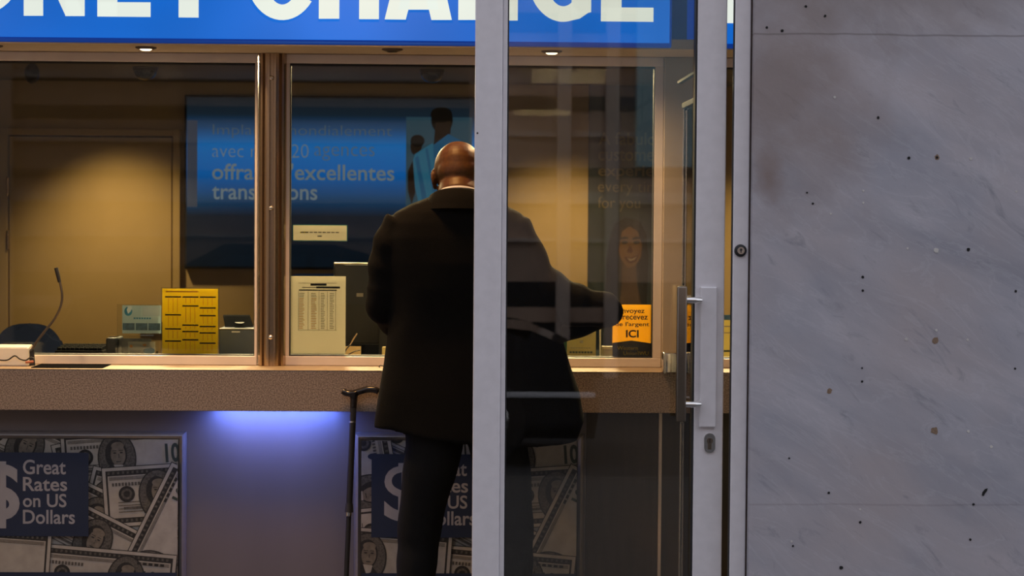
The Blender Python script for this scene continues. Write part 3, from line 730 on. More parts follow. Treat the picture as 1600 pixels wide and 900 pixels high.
YQ = YB-.03
x0, x1 = PX(919, 330, YQ), PX(1085, 330, YQ); z0, z1 = PZ(1000, 555, YQ), PZ(1000, 120, YQ)
b = NB(); box(b, x0, x1, YQ, YB-.001, z0, z1, .003)
po2 = thing('wall_poster', 'dark poster with a smiling dark-haired woman seen through the glass door', 'poster', ((x0+x1)/2, YB-.015, z0))
obj('printed_panel', b, mat('poster_slate', (0.036, 0.052, 0.070), .4, noise=.25, nscale=4), po2)
tanm = mat('poster_tan_text', (0.24, 0.19, 0.12), .5, noise=.1)
pface = mat('poster_face', (0.17, 0.088, 0.036), .5, noise=.12, nscale=14)
plip = mat('poster_lip', (0.09, 0.028, 0.02), .5, noise=.1)
P = Print(1000, 330, YQ-.0005)
for t_, a, b_, c_, d_, bo in (('A fabulous', 934, 207, 1048, 227, .012), ('customer', 934, 234, 1032, 252, .014), ('experience', 934, 259, 1062, 281, .014), ('every time', 934, 284, 1040, 306, -.01), ('for you', 934, 308, 1000, 331, -.01)):
    P.text(t_, a, b_, c_, d_, tanm, bo)
P.poly([(953, 372), (960, 350), (975, 341), (995, 343), (1008, 360), (1014, 400), (1012, 470), (1020, 555), (945, 555), (950, 470), (948, 410)], pdark)
pneck = mat('poster_neck', (0.085, 0.045, 0.02), .5, noise=.12, nscale=14)
P.poly([(973, 412), (994, 412), (997, 448), (1006, 485), (1002, 555), (972, 555), (968, 490), (972, 450)], pneck)
P.poly([(965, 372), (972, 358), (985, 354), (998, 362), (1004, 382), (1002, 402), (994, 415), (982, 419), (972, 408), (966, 390)], pface)
P.poly([(953, 372), (960, 350), (978, 341), (988, 350), (972, 362), (967, 392), (962, 440), (952, 480), (946, 460)], pdark)
P.poly([(984, 341), (1000, 346), (1010, 364), (1014, 410), (1010, 450), (1003, 440), (1004, 384), (997, 362), (984, 352)], pdark)
for ex_ in (976, 995): P.ell(ex_, 379, 5, 2.6, pdark, rot=R(-6)); P.poly([(ex_-7, 372), (ex_, 369.5), (ex_+6, 371), (ex_+6, 373), (ex_-7, 375)], pdark)
P.poly([(985, 382), (990, 393), (985, 396.5), (980, 393)], plip)
P.poly([(976, 400.5), (987, 403), (999, 397), (995, 408), (986, 412), (979, 408)], plip); P.poly([(980, 403), (988, 405), (996, 400.5), (992, 406), (985, 408)], MATS.get('poster_teeth') or mat('poster_teeth', (0.32, .25, .17), .5, noise=.05))
P.finish('artwork', po2)

# ---- framed dollar posters under the counter
pf_m = mat('clip_frame_aluminium', (0.34, 0.32, 0.32), .4, .6, noise=.05, nscale=30)
billp = mat('banknote_paper', (0.36, 0.34, 0.31), .7, noise=.12, nscale=25)
billd = mat('banknote_dark_ink', (0.02, 0.02, 0.02), .7, noise=.4, nscale=150)
billm = mat('banknote_mid_ink', (0.085, 0.08, 0.072), .7, noise=.5, nscale=180)
bface = mat('banknote_face', (0.16, 0.14, 0.115), .7, noise=.25, nscale=60)
bgreen = mat('banknote_green_ink', (0.03, 0.045, 0.038), .7, noise=.2)
pnavy = mat('poster_deep_navy', (0.011, 0.022, 0.060), .55, noise=.12, nscale=6)
ptxt = mat('poster_grey_lettering', (0.30, 0.31, 0.36), .6, noise=.05)
OX = 621.0
def frame_poster():
    Yf = YP-.018
    X0, X1 = PX(553, 790, Yf), PX(913, 790, Yf); Z0, Z1 = PZ(733, 930, Yf), PZ(733, 677, Yf)
    t = thing('framed_poster', 'aluminium framed US dollar rates poster behind the man\'s legs', 'framed poster', ((X0+X1)/2, YP-.012, Z0), 'dollar rates posters under the counter')
    bb = NB(); w = .027
    def strip(pts):      # mitred bevelled profile
        (ax, az), (bx_, bz), (cx_, cz), (dx, dz) = pts
        v = [bb.verts.new((x, y, z)) for x, y, z in ((ax, YP-.0005, az), (bx_, YP-.0005, bz), (cx_, YP-.0005, cz), (dx, YP-.0005, dz))]
        m_ = .3
        def L(p, q, t_): return (p[0]+(q[0]-p[0])*t_, p[1]+(q[1]-p[1])*t_)
        o1, o2, i1, i2 = (ax, az), (bx_, bz), (dx, dz), (cx_, cz)
        prof_ = [(0, 0), (0, -.008), (.18, -.016), (.5, -.020), (.82, -.014), (1, -.009), (1, 0)]
        A = []; B = []
        for u, d in prof_:
            p1 = L(o1, i1, u); p2 = L(o2, i2, u)
            A.append(bb.verts.new((p1[0], YP-.0005+d, p1[1]))); B.append(bb.verts.new((p2[0], YP-.0005+d, p2[1])))
        for i in range(len(prof_)-1): bb.faces.new((A[i], B[i], B[i+1], A[i+1]))
        bb.faces.new(A); bb.faces.new(B)
        bmesh.ops.delete(bb, geom=v, context='VERTS')
    strip([(X0, Z1), (X1, Z1), (X1-w, Z1-w), (X0+w, Z1-w)]); strip([(X0, Z0), (X1, Z0), (X1-w, Z0+w), (X0+w, Z0+w)])
    strip([(X0, Z0), (X0, Z1), (X0+w, Z1-w), (X0+w, Z0+w)]); strip([(X1, Z0), (X1, Z1), (X1-w, Z1-w), (X1-w, Z0+w)])
    obj('frame', bb, pf_m, t, True, 50)
    bb = NB(); box(bb, X0+w*.8, X1-w*.8, YP-.0075, YP-.0006, Z0+w*.8, Z1-w*.8); obj('backing', bb, billd, t)
    P = Print(733, 800, YP-.008, clip=(565, 688, 900.5, 918), step=.00002)
    def bill(cx, cy, ang, w_=210, h_=92, oval=(30, 0), num=True, seal=True, inv=1):
        c, s = math.cos(R(ang)), math.sin(R(ang))
        def T(p): return (cx+p[0]*c-p[1]*s, cy+p[0]*s+p[1]*c)
        def q(x0, y0, x1, y1, m): P.poly([T((x0, y0)), T((x1, y0)), T((x1, y1)), T((x0, y1))], m)
        def e(x, y, rx, ry, m, n=26): P.poly([T((x+rx*math.cos(2*PI*i/n), y+ry*math.sin(2*PI*i/n))) for i in range(n)], m)
        hw, hh = w_/2, h_/2
        q(-hw-1.2, -hh-1.2, hw+1.2, hh+1.2, billd); q(-hw, -hh, hw, hh, billp); q(-hw+5, -hh+5, hw-5, hh-5, billd); q(-hw+8, -hh+13, hw-8, hh-13, billp)
        for i in range(26):                      # engraved borders
            x_ = -hw+8+i*(w_-16)/26; q(x_, -hh+6.5, x_+3.4, -hh+10.5, billm); q(x_+1.5, hh-11, x_+5, hh-7, billm)
        for k_ in range(3): q(-hw+10, -hh+15+k_*1.8, hw-10, -hh+15.9+k_*1.8, billm)
        for i in range(11): q(-hw+14+i*5, -hh+24, -hw+17.4+i*5, -hh+29, billm)       # serial number strokes
        for i in range(12): q(hw-74+i*5, hh-24, hw-70.6+i*5, hh-18.5, billm)
        for k_ in range(4): q(-hw+22, 8+k_*5, -hw+66+4*(k_ % 2), 9.3+k_*5, billm)     # signature lines
        q(-hw+30, 16, -hw+62, 20, redink if k_ > 9 else billm)
        if seal:
            e(-hw+36, -4, 12.5, 12.5, billd); e(-hw+36, -4, 8.5, 8.5, billm); e(-hw+36, -4, 5, 5, billd)
        ox, oy = oval
        e(ox, oy, 30, 40, billd, 34); e(ox, oy, 28, 38, billm, 34)
        P.poly([T((ox+p_[0], oy+p_[1])) for p_ in ((-20, 25), (-12, 12), (8, 12), (19, 24), (12, 34), (0, 37), (-12, 34))], billd)
        e(ox-1, -6+oy, 17, 23, billd); e(ox+2, -5+oy, 11.5, 17.5, bface); e(ox+2, -19+oy, 10, 6, bface)
        P.poly([T((ox+p_[0], oy+p_[1])) for p_ in ((-6, 10), (9, 11), (7, 22), (0, 25))], billp)
        for ex2 in (-3, 7): e(ox+ex2, -8+oy, 2.6, 1.2, billd, 10); q(ox+ex2-3.5, -12+oy, ox+ex2+3, -11+oy, billd)
        q(ox+2.2, -7+oy, ox+4, 0+oy, billm); q(ox-1.5, 5+oy, ox+6, 6.3+oy, billd)
        if num:
            P.text('100', 0, 0, 1, 1, bgreen, .03, tf=lambda p: T((hw-50+p[0]*36, -18+p[1]*30)))
            for k_ in range(5): q(hw-60+k_*9, -hh+15, hw-54+k_*9, -hh+19, billd)
    A = OX
    bill(-10+A, 705, -20, oval=(10, 0)); bill(60+A, 712, 24, oval=(-20, 0)); bill(150+A, 792, 78, oval=(0, 0), num=False)
    bill(205+A, 716, -4, oval=(-20, 0)); bill(240+A, 800, 14, oval=(-70, 6), num=False)
    bill(205+A, 838, 26, oval=(-60, 4)); bill(35+A, 862, 12, oval=(-20, 4)); bill(270+A, 772, -4, oval=(-21, 0))
    bill(170+A, 858, 27, oval=(-24, 2)); bill(20+A, 898, 14, oval=(70, 2)); bill(258+A, 845, -64, w_=230, h_=84, oval=(-48, 8)); bill(170+A, 905, 5, oval=(30, 0))
    bill(-45+A, 760, 80, oval=(10, 0)); bill(-40+A, 868, 84, w_=150, oval=(0, -4), num=False); bill(-22+A, 872, 4, oval=(-24, 0), num=False)
    P.rect(566, 894, 901, 918, pnavy)
    P.rect(581, 708, 764, 838, pnavy); P.ell(584, 712, 9, 5, pnavy)
    P.text('$', 601, 722, 658, 826, ptxt, .022)
    for t_, x_, y_, x2, y2 in (('Great', 42, 719, 108, 742), ('Rates', 42, 746, 110, 768), ('on US', 42, 772, 109, 793), ('Dollars', 42, 797, 122, 819)):
        P.text(t_, x_+A, y_, x2+A, y2, ptxt, .016)
    P.finish('print', t)
    return t
fp = frame_poster()
s_p = SC(422, 800, YP)
dup(fp, loc=fp.location-Vector((OX/s_p, 0, 0)), label='aluminium framed US dollar rates poster left of the blue glow')

# ---- walking cane leaning on the counter front
YC = 6.955
h = U(553, 612, YC); f_ = U(541, 905, YC-.03); foot = h+(f_-h)*(h.z-.0)/(h.z-f_.z); foot.z = 0.0
cn = thing('walking_cane', 'black walking cane leaning against the counter beside the man', 'cane', foot)
dirv = (h-foot).normalized()
def along(tt): return foot+(h-foot)*tt
b = NB(); tube(b, [along(.02), along(.62)], .0085, 16); obj('lower_shaft', b, blackplastic, cn, True)
b = NB(); tube(b, [along(.615), along(.95)], .0105, 16); obj('upper_shaft', b, blackplastic, cn, True)
for qa, qb, qr in ((.60, .612, .0108), (.90, .905, .0112)): b = NB(); tube(b, [along(qa), along(qb)], qr, 16); obj('collar', b, chrome, cn, True)
b = NB(); tube(b, [along(.612), along(.64)], [.0145, .012], 16); obj('lock_ring', b, rubber, cn, True)
b = NB(); lathe(b, [(0, 0), (.017, 0), (.018, .01), (.014, .03), (.011, .05), (0, .05)], foot, 'Z', 20); obj('rubber_foot', b, rubber, cn, True)
s_c = SC(553, 612, YC)
def hp(x, y): return Vector((h.x+(x-553)/s_c, YC, h.z-(y-612)/s_c))
b = NB(); tube(b, smoothpath([hp(535, 610.5), hp(541, 614), hp(550, 614.5), hp(562, 611.5), hp(574, 608.5), hp(586, 609), hp(592, 612)], 6), [.0095+.004*math.sin(PI*min(1, i/22)) for i in range(37)], 14, ry=[.011]*37)
tube(b, [hp(553, 612), hp(553, 622), along(.945)], [.016, .0125, .011], 14)
obj('handle', remesh(b, .003, 3), mat('cane_handle_lacquer', (0.012, 0.010, 0.010), .18, noise=.1), cn, True, 80)

# ---- things on the counter, outside the glass
ib = U(20, 556, 7.13)
mi = thing('intercom_microphone', 'white intercom box with gooseneck microphone on the counter', 'microphone', (ib.x, 7.12, zc_top))
x0, x1 = PX(-14, 556, 7.09), PX(44, 556, 7.09); zt = PZ(20, 543, 7.09)
b = NB(); extrude_poly(b, [Vector((x0, y_, z_)) for y_, z_ in ((7.085, zc_top+.0005), (7.17, zc_top+.0005), (7.17, zt+.006), (7.15, zt+.006), (7.087, zt))], Vector((x1-x0, 0, 0)))
bmesh.ops.bevel(b, geom=b.edges[:], offset=.003, segments=2, affect='EDGES'); bxo = obj('base_box', b, whiteplastic, mi, True)
b = NB(); pts = smoothpath([U(48, 549, 7.12), U(58, 533, 7.12), U(72, 515, 7.12), U(86, 497, 7.12), U(95, 478, 7.12), U(97, 460, 7.12), U(93, 438, 7.12), U(89, 424, 7.12)], 8)
tube(b, pts, .0042, 12); obj('gooseneck', b, bronze, mi, True)
b = NB(); tube(b, [U(93, 441, 7.12), U(90.5, 430, 7.12), U(87.5, 418.5, 7.12)], [.0055, .0068, .0066], 14); obj('microphone_capsule', b, blackplastic, mi, True)
q = U(50, 548, 7.12); b = NB(); tube(b, [(x1-.004, 7.12, q.z-.004), (q.x+.003, 7.12, q.z)], .008, 14); tube(b, [(q.x, 7.12, zc_top+.0005), (q.x, 7.12, q.z+.004)], [.011, .007], 14); obj('neck_socket', b, blackplastic, mi, True)
def cb(x, y): return Vector((PX(x, y, 7.078), 7.078, max(PZ(x, y, 7.078), zc_top+.003)))
b = NB(); tube(b, smoothpath([cb(-10, 561), cb(4, 563), cb(13, 562), cb(23, 556), cb(31, 561), cb(40, 563), cb(47, 559), cb(52, 560), cb(53, 567)], 6), .0024, 8); obj('cable', b, rubber, mi, True)
b = NB(); tube(b, [cb(40, 566), cb(53, 565)], .004, 10); obj('plug', b, mat('red_plug', (.35, .1, .05), .5, noise=.1), mi, True)

# ---- booth desk just inside the glass
zdk = zc_top-.02
b = NB(); box(b, XL+.02, XR-.02, YW+.13, 7.95, zdk-.03, zdk, .003)
dk = thing('teller_desk', 'dark teller desk along the inside of the windows', 'desk', (0, 7.6, 0))
obj('desk_top', b, mat('desk_laminate', (.035, .03, .028), .4, noise=.1), dk)
b = NB(); box(b, XL+.02, XR-.02, YW+.135, YW+.16, 0, zdk-.031); obj('modesty_panel', b, darkpanel, dk)
for xx in (-2.9, -1.0, .5, 2.3):
    b = NB(); box(b, xx-.02, xx+.02, 7.3, 7.9, 0, zdk-.0305, .003); obj('side_support', b, darkpanel, dk)

# yellow rate sheet in a clear stand
YY = 7.40
def standard_sheet(name, label, cat, x0, y0, x1, y1, Y, m, grp=None):
    a = PX(x0, (y0+y1)/2, Y); c_ = PX(x1, (y0+y1)/2, Y); zt_ = PZ((x0+x1)/2, y0, Y); zb_ = PZ((x0+x1)/2, y1, Y)
    t = thing(name, label, cat, ((a+c_)/2, Y, zb_), grp)
    bb = NB(); box(bb, a, c_, Y, Y+.0008, zb_, zt_); obj('sheet', bb, m, t); return t, a, c_, zb_, zt_
yt, a, c_, zb_, zt_ = standard_sheet('rate_sheet', 'yellow exchange rate sheet standing behind the left window', 'sheet', 253.5, 451, 340.5, 565, YY, ypaper)
P = Print(297, 505, YY-.0004)
P.rect(259, 455, 310, 456.4, redink)
for i in range(14): P.rect(260+i*3.5, 454.6, 262.4+i*3.5, 456.8, redink, new=(i == 0))
for (cx0, rows) in ((258, (463, 491, 513, 532)), (285, (463, 477, 507, 517, 530)), (312, (463, 480, 492, 509, 519, 535))):
    for i_, r_ in enumerate(rows):
        lean = 0
        P.rect(cx0, r_, cx0+25, r_+2.2, ink)
        nxt = rows[i_+1] if i_+1 < len(rows) else 551
        for v_ in (5, 12, 19): P.rect(cx0+v_, r_+3, cx0+v_+.7, nxt-3, redink, new=(v_ == 5))
P.finish('printing', yt)
st = thing('acrylic_stand', 'clear acrylic stand holding the yellow rate sheet', 'stand', ((a+c_)/2, YY+.01, zdk+.0005))
b = NB(); box(b, a-.004, c_+.004, YY-.003, YY-.0015, zdk+.003, zt_+.003); obj('front_pane', b, acryl, st)
b = NB(); box(b, a-.004, c_+.004, YY+.002, YY+.0035, zdk+.003, zt_+.004); obj('back_pane', b, acryl, st)
b = NB(); box(b, a-.004, c_+.004, YY-.004, YY+.07, zdk+.0006, zdk+.003); obj('foot', b, acryl, st)
yt.location.z = yt.location.z
# pale blue leaflet holder and leaflets
YF = 7.47
ft, a, c_, zb_, zt_ = standard_sheet('leaflet', 'pale blue leaflet with a round blue logo beside the yellow sheet', 'leaflet', 191, 477, 252, 521, YF, translucent(mat('pale_blue_paper', (.42, .50, .52), .6, noise=.04)))
tealm = mat('teal_logo_ink', (0.015, .14, .24), .5, noise=.05); midb = mat('leaflet_photo_dark', (.035, .07, .10), .5, noise=.6, nscale=90)
P = Print(221, 500, YF-.0004)
P.ell(200.5, 486.5, 6.2, 7.2, tealm); P.ell(201.5, 484.5, 3.2, 3.6, mat('leaflet_pale', (.5, .56, .58), .6, noise=.04)); P.rect(199.5, 478, 206, 484, MATS['leaflet_pale']); P.ell(200.8, 488, 1.4, 2.0, MATS['leaflet_pale'])
P.rect(222, 478, 250, 494, mat('leaflet_grey_block', (.33, .39, .41), .6, noise=.05))
for i in range(7): P.rect(209+i*4.0, 496.2, 211.8+i*4.0, 498.6, tealm)
for i in range(3): P.rect(192+i*20, 505, 210.5+i*20, 516, midb)
P.finish('printing', ft)
bh = thing('leaflet_holder', 'clear acrylic holder below the pale blue leaflet', 'holder', ((a+c_)/2, YF+.02, zdk+.0005))
xa, xb_ = PX(183, 540, YF), PX(247, 540, YF)
b = NB(); box(b, xa, xb_, YF-.04, YF-.038, zdk+.002, PZ(215, 524, YF-.04)); obj('front_pane', b, acryl, bh)
b = NB(); box(b, xa, xb_, YF+.003, YF+.006, zdk+.002, PZ(215, 475.5, YF)); obj('back_pane', b, acryl, bh)
b = NB(); box(b, xa, xb_, YF-.04, YF+.006, zdk+.0006, zdk+.002); box(b, xa, xa+.002, YF-.038, YF+.003, zdk+.002, zdk+.05); box(b, xb_-.002, xb_, YF-.038, YF+.003, zdk+.002, zdk+.05); obj('tray', b, acryl, bh)
b = NB(); box(b, PX(222, 524, YF), PX(243, 524, YF), YF-.041, YF-.037, PZ(232, 524.8, YF-.04), PZ(232, 523, YF-.04)); obj('lip', b, chrome, bh)
for k_, (xq0, yq0, xq1, m_, lb) in enumerate(((190, 529, 236, mat('dark_leaflet_paper', (.07, .065, .06), .6, noise=.5, nscale=50), 'dark leaflet at the back of the clear holder'), (200, 534, 242, paper, 'cream leaflet in front in the clear holder'))):
    bb = NB(); yy_ = YF-.012-.012*k_; box(bb, PX(xq0, 540, yy_), PX(xq1, 540, yy_), yy_, yy_+.003, zdk+.0022, PZ(220, yq0, yy_)); lf = obj('leaflet', bb, m_); tag(lf, lb, 'leaflet')
    if k_:
        P = Print(221, 545, yy_-.0004); P.ell(205, 541, 2.4, 2.4, redink); P.ell(226, 539, 3, 1.8, redink); P.ell(233, 548, 9, 5, tealm); P.rect(203, 548, 220, 549, greyink); P.finish('printing', lf)
# dark telephone box and keyboard
b = NB(); bx_ = U(176, 540, 7.5); box(b, PX(168, 540, 7.5), PX(188, 540, 7.5), 7.46, 7.58, zdk+.0005, PZ(178, 527.5, 7.47), .008, 3)
ph = thing('card_terminal', 'small dark card terminal left of the leaflet holder', 'terminal', (bx_.x, 7.52, zdk)); obj('terminal_body', b, blackplastic, ph, True)
b = NB(); box(b, PX(172, 528, 7.5), PX(184, 528, 7.5), 7.48, 7.53, PZ(178, 527.5, 7.47)-.001, PZ(178, 527.5, 7.47)+.003, .001); obj('screen', b, dome_m, ph)
kx0, kx1 = PX(92, 548, 7.7), PX(166, 548, 7.7)
kb = thing('keyboard', 'dark keyboard lying between the chair and the leaflets', 'keyboard', ((kx0+kx1)/2, 7.72, zdk)); kz = PZ(130, 548, 7.62)
b = NB(); box(b, kx0, kx1, 7.62, 7.80, zdk+.0005, kz, .004); obj('case', b, darkgap, kb)
kw = (kx1-kx0-.01)/10
for r_ in range(4):
    for i in range(10):
        b = NB(); xx = kx0+.005+i*kw; box(b, xx+.001, xx+kw-.001, 7.632+r_*.04, 7.668+r_*.04, kz-.001, kz+.010+.002*r_, .002); obj('key', b, darkgap, kb)
# counting machine with tilted display
YG = 7.62
gm = thing('banknote_counter', 'grey machine with tilted black display behind the left window', 'machine', (PX(370, 540, YG), YG+.1, zdk))
x0, x1 = PX(342, 535, YG), PX(400, 535, YG); zt = PZ(370, 513, YG)
b = NB(); box(b, x0, x1, YG, YG+.2, zdk+.0005, zt, .006, 3); obj('housing', b, greyplastic, gm, True)
b = NB(); box(b, x0+.001, x1-.001, YG-.002, YG+.01, zt-.006, zt-.001, .001); obj('trim_strip', b, bronze, gm)
b = NB(); dx = [PX(v, 500, YG+.04) for v in (346.5, 388, 396, 352)]; zd0, zd1 = PZ(370, 511, YG+.04), PZ(370, 493.5, YG+.1)
extrude_poly(b, [Vector((dx[3], YG+.03, zd0)), Vector((dx[2], YG+.03, zd0)), Vector((dx[1], YG+.08, zd1)), Vector((dx[0], YG+.08, zd1))], Vector((0, .012, .004))); obj('display', b, dome_m, gm)
b = NB(); tube(b, [((dx[2]+dx[3])/2, YG+.07, zt-.004), ((dx[2]+dx[3])/2, YG+.06, zd0+.02)], .02, 14); obj('display_hinge', b, blackplastic, gm)
b = NB(); z_ = PZ(367, 518.5, YG-.003); box(b, PX(362, 518, YG), PX(375, 518, YG), YG-.002, YG, z_-.002, z_+.002); obj('badge', b, whiteplastic, gm)
# chair in the booth
YH = 8.35
hc = U(38, 540, YH)
ch = thing('office_chair', 'dark blue rounded office chair behind the microphone', 'chair', (hc.x, YH, 0))
s_h = SC(38, 540, YH); zt = PZ(38, 507, YH)
b = NB(); prof = []
for i in range(40):
    a = 2*PI*i/40; c, s = math.cos(a), math.sin(a)
    prof.append(Vector((hc.x+.148*math.copysign(abs(c)**.72, c), YH+.05, zt-.22+.22*math.copysign(abs(s)**.72, s))))
extrude_poly(b, prof, Vector((0, .06, 0))); bmesh.ops.bevel(b, geom=[e for e in b.edges if abs(e.verts[0].co.y-e.verts[1].co.y) < 1e-5], offset=.022, segments=4, affect='EDGES'); obj('backrest', b, navyfabric, ch, True, 60)
b = NB(); box(b, hc.x-.23, hc.x+.23, YH-.4, YH+.06, .60, .68, .035, 4); obj('seat', b, navyfabric, ch, True)
b = NB(); box(b, hc.x-.03, hc.x+.03, YH+.1, YH+.13, .62, zt-.2, .006); box(b, hc.x-.03, hc.x+.03, YH-.15, YH+.13, .585, .605, .004); obj('back_support', b, blackplastic, ch)
b = NB(); tube(b, [(hc.x, YH-.17, .09), (hc.x, YH-.17, .60)], .025, 16); obj('gas_column', b, blackplastic, ch, True)
for i in range(5):
    a = 2*PI*i/5+.3; e_ = Vector((hc.x+.27*math.cos(a), YH-.17+.27*math.sin(a), .075))
    b = NB(); tube(b, [(hc.x, YH-.17, .11), e_], [.022, .014], 10); lg = obj('leg', b, blackplastic, ch, True)
    b = NB(); lathe(b, [(0, -.012), (.03, -.012), (.03, .012), (0, .012)], (e_.x, e_.y, .03), 'X', 18); obj('caster', b, rubber, lg, True)
# monitor behind the middle window
YMn = 7.75
x0, x1 = PX(521, 480, YMn), PX(690, 480, YMn); zt = PZ(600, 411, YMn)
mo = thing('monitor', 'dark computer monitor seen from behind in the middle window', 'monitor', ((x0+x1)/2, YMn+.03, zdk))
b = NB(); box(b, x0, x1, YMn, YMn+.035, zdk+.06, zt-.006, .008, 3); obj('back_shell', b, blackplastic, mo, True)
b = NB(); box(b, x0, x1, YMn+.004, YMn+.045, zt-.010, zt, .003); obj('top_bezel', b, mat('bezel_lit_beige', (.22, .17, .11), .4, .3, noise=.05), mo)  # light on the monitor's top edge painted in as beige
b = NB(); box(b, x0+.01, x1-.01, YMn+.036, YMn+.040, zdk+.07, zt-.015); obj('screen', b, dome_m, mo)
b = NB(); z_ = PZ(562, 461, YMn); box(b, PX(557, 461, YMn), PX(567.5, 461, YMn), YMn-.001, YMn, z_-.006, z_+.007); obj('rating_label', b, greyink, mo)
xm_ = (x0+x1)/2
b = NB(); box(b, xm_-.03, xm_+.03, YMn-.03, YMn-.001, zdk+.01, zdk+.2, .005); obj('stand', b, blackplastic, mo)
b = NB(); box(b, xm_-.12, xm_+.12, YMn-.08, YMn+.1, zdk+.0005, zdk+.012, .004); obj('foot', b, blackplastic, mo)
# cabinet behind the monitor: the dark mass under the poster
b = NB(); x0, x1 = PX(452, 480, 9.9), PX(800, 480, 9.9); zt = PZ(600, 432, 9.9)
cb_ = thing('dark_cabinet', 'low dark cabinet behind the monitor, below the blue panel', 'cabinet', ((x0+x1)/2, 10.1, 0))
box(b, x0, x1, 9.9, 10.3, 0.0, zt, .004); obj('carcass', b, navy, cb_)
for i in range(3):
    w_ = (x1-x0)/3; b = NB(); box(b, x0+i*w_+.004, x0+(i+1)*w_-.004, 9.882, 9.899, .05, zt-.01, .002); d_ = obj('cabinet_door', b, navy, cb_)
    b = NB(); tube(b, [(x0+(i+.85)*w_, 9.868, zt-.3), (x0+(i+.85)*w_, 9.868, zt-.15)], .006, 10); obj('knob', b, steel, d_, True)

# ---- papers on the middle window (stuck to the inside of the glass)
YPAP = YW+.0395
nt_, a, c_, zb_, zt_ = standard_sheet('notice', 'small white landscape notice taped to the middle window', 'notice', 458, 352, 542, 376, YPAP, paper)
b = NB(); [box(b, *q) for q in ((a-.002, c_+.002, YPAP-.0004, YPAP+.001, zt_-.0005, zt_+.002), (a-.002, c_+.002, YPAP-.0004, YPAP+.001, zb_-.002, zb_+.0005), (a-.002, a+.0005, YPAP-.0004, YPAP+.001, zb_-.002, zt_+.002), (c_-.0005, c_+.002, YPAP-.0004, YPAP+.001, zb_-.002, zt_+.002))]; obj('sleeve', b, mat('teal_sleeve', (.08, .28, .27), .3, noise=.05), nt_)
P = Print(500, 364, YPAP-.0003); P.rect(469, 362, 482, 364.5, mat('highlighter', (.62, .50, .03), .6, noise=.1))
for i in range(9): P.rect(470+i*6.8, 362.2, 475.2+i*6.8, 364.0, greyink)
P.rect(496, 368, 503, 370, greyink); P.finish('printing', nt_)
rs, a, c_, zb_, zt_ = standard_sheet('rate_table', 'white sheet with printed rate table in middle window', 'sheet', 454, 431.5, 540, 553, YPAP, paper)
P = Print(497, 492, YPAP-.0003)
P.rect(485, 443, 510, 446.5, ink); P.rect(472, 448.5, 528, 450.0, greyink); P.rect(494, 447.5, 531, 450.6, ink); P.rect(467, 452.5, 526, 454.3, ink)
for x_ in (467, 482, 499, 512, 525): P.rect(x_-1, 455, x_-.4, 516, greyink)
P.rect(466, 442, 526, 442.6, greyink); P.rect(466, 515.5, 526, 516.2, greyink)
for r_ in range(22):
    y_ = 458+r_*2.6
    for x_, w_ in ((467, 9), (486, 9), (501, 7), (515, 7)):
        P.rect(x_, y_, x_+w_*(.7+.3*random.random()), y_+1.0, redink if (r_ > 2 and x_ < 500) else greyink, new=False)
P.finish('printing', rs)
# pen on a chain holder and cards by the sill
YN = 7.36
cd1 = NB(); box(cd1, PX(538, 548, YN), PX(564, 548, YN), YN, YN+.001, zdk+.0005, PZ(552, 541, YN)); tag(obj('card', cd1, mat('tan_card', (.55, .38, .18), .7, noise=.06)), 'tan card behind the curled pen cord', 'card')
pn = thing('desk_pen', 'thin pen on curled dark cord beside the white rate table', 'pen', (PX(548, 545, YN-.02), YN-.02, zdk))
b = NB(); tube(b, [U(547, 539, YN-.02), U(552, 530, YN-.02), U(558, 521, YN-.02)], [.0018, .0032, .0022], 10); obj('barrel', b, steel, pn, True)
b = NB(); tube(b, smoothpath([U(539, 552, YN-.02), U(541, 546, YN-.02), U(547, 539, YN-.02)], 5), .0024, 8); tube(b, smoothpath([U(543, 555, YN-.02), U(553, 549.5, YN-.02), U(563, 547, YN-.02)], 5), .0018, 8); obj('cord', b, rubber, pn, True)
cd2 = NB(); box(cd2, PX(597, 547, YN), PX(608, 547, YN), YN, YN+.02, zdk+.0005, PZ(602, 542, YN), .002); tag(obj('staple_box', cd2, mat('ochre_card', (.55, .42, .16), .7, noise=.2)), 'small ochre box at the sill beside the man\'s jacket', 'box')
# spectacles-like loop of cord lying by his hip on the sill
b = NB(); tube(b, smoothpath([U(592, 573, 7.12), U(594, 571, 7.12), U(599, 572, 7.12), U(604, 575, 7.12), U(598, 576.5, 7.12), U(592, 573, 7.12)], 5), .0016, 8); tag(obj('cord_loop', b, rubber), 'small loop of dark cord on the worktop beside the jacket', 'cord')

# yellow transfer sticker on the glass, white counter card
wux, wub = translucent(mat('sticker_yellow', (.95, .66, .01), .45, noise=.03)), mat('sticker_black', (.012, .011, .010), .4, noise=.1)
tt, a, c_, zb_, zt_ = standard_sheet('window_sticker', 'black and yellow money transfer sticker with the word ICI', 'sticker', 957, 476, 1019.5, 557, YPAP, wux)
P = Print(988, 517, YPAP-.0003)
P.poly([(957, 536), (987, 532), (987, 557), (957, 557)], wub); P.poly([(987, 532), (1019.5, 536.5), (1019.5, 557), (987, 557)], wub, new=False)
for t_, q in (('Envoyez', (966, 481.5, 1007, 491.5)), ('et recevez', (958.5, 491.8, 1012, 499.5)), ("de l'argent", (961, 503, 1014.5, 511.5)), ('ICI', (978, 515.5, 998, 527.5))):
    P.text(t_, *q, wub, .018 if t_ != 'ICI' else .03)
P.text('Western', 964.5, 541, 997, 547, wux, 0); P.text('Union', 974.5, 549, 996, 555, wux, 0); P.text('WU', 999, 549, 1013.5, 555, wux, .02)
P.poly([(996.6, 548.6), (997.6, 548.6), (999.2, 555), (998.2, 555)], wux)
P.finish('printing', tt)
YE = 7.42
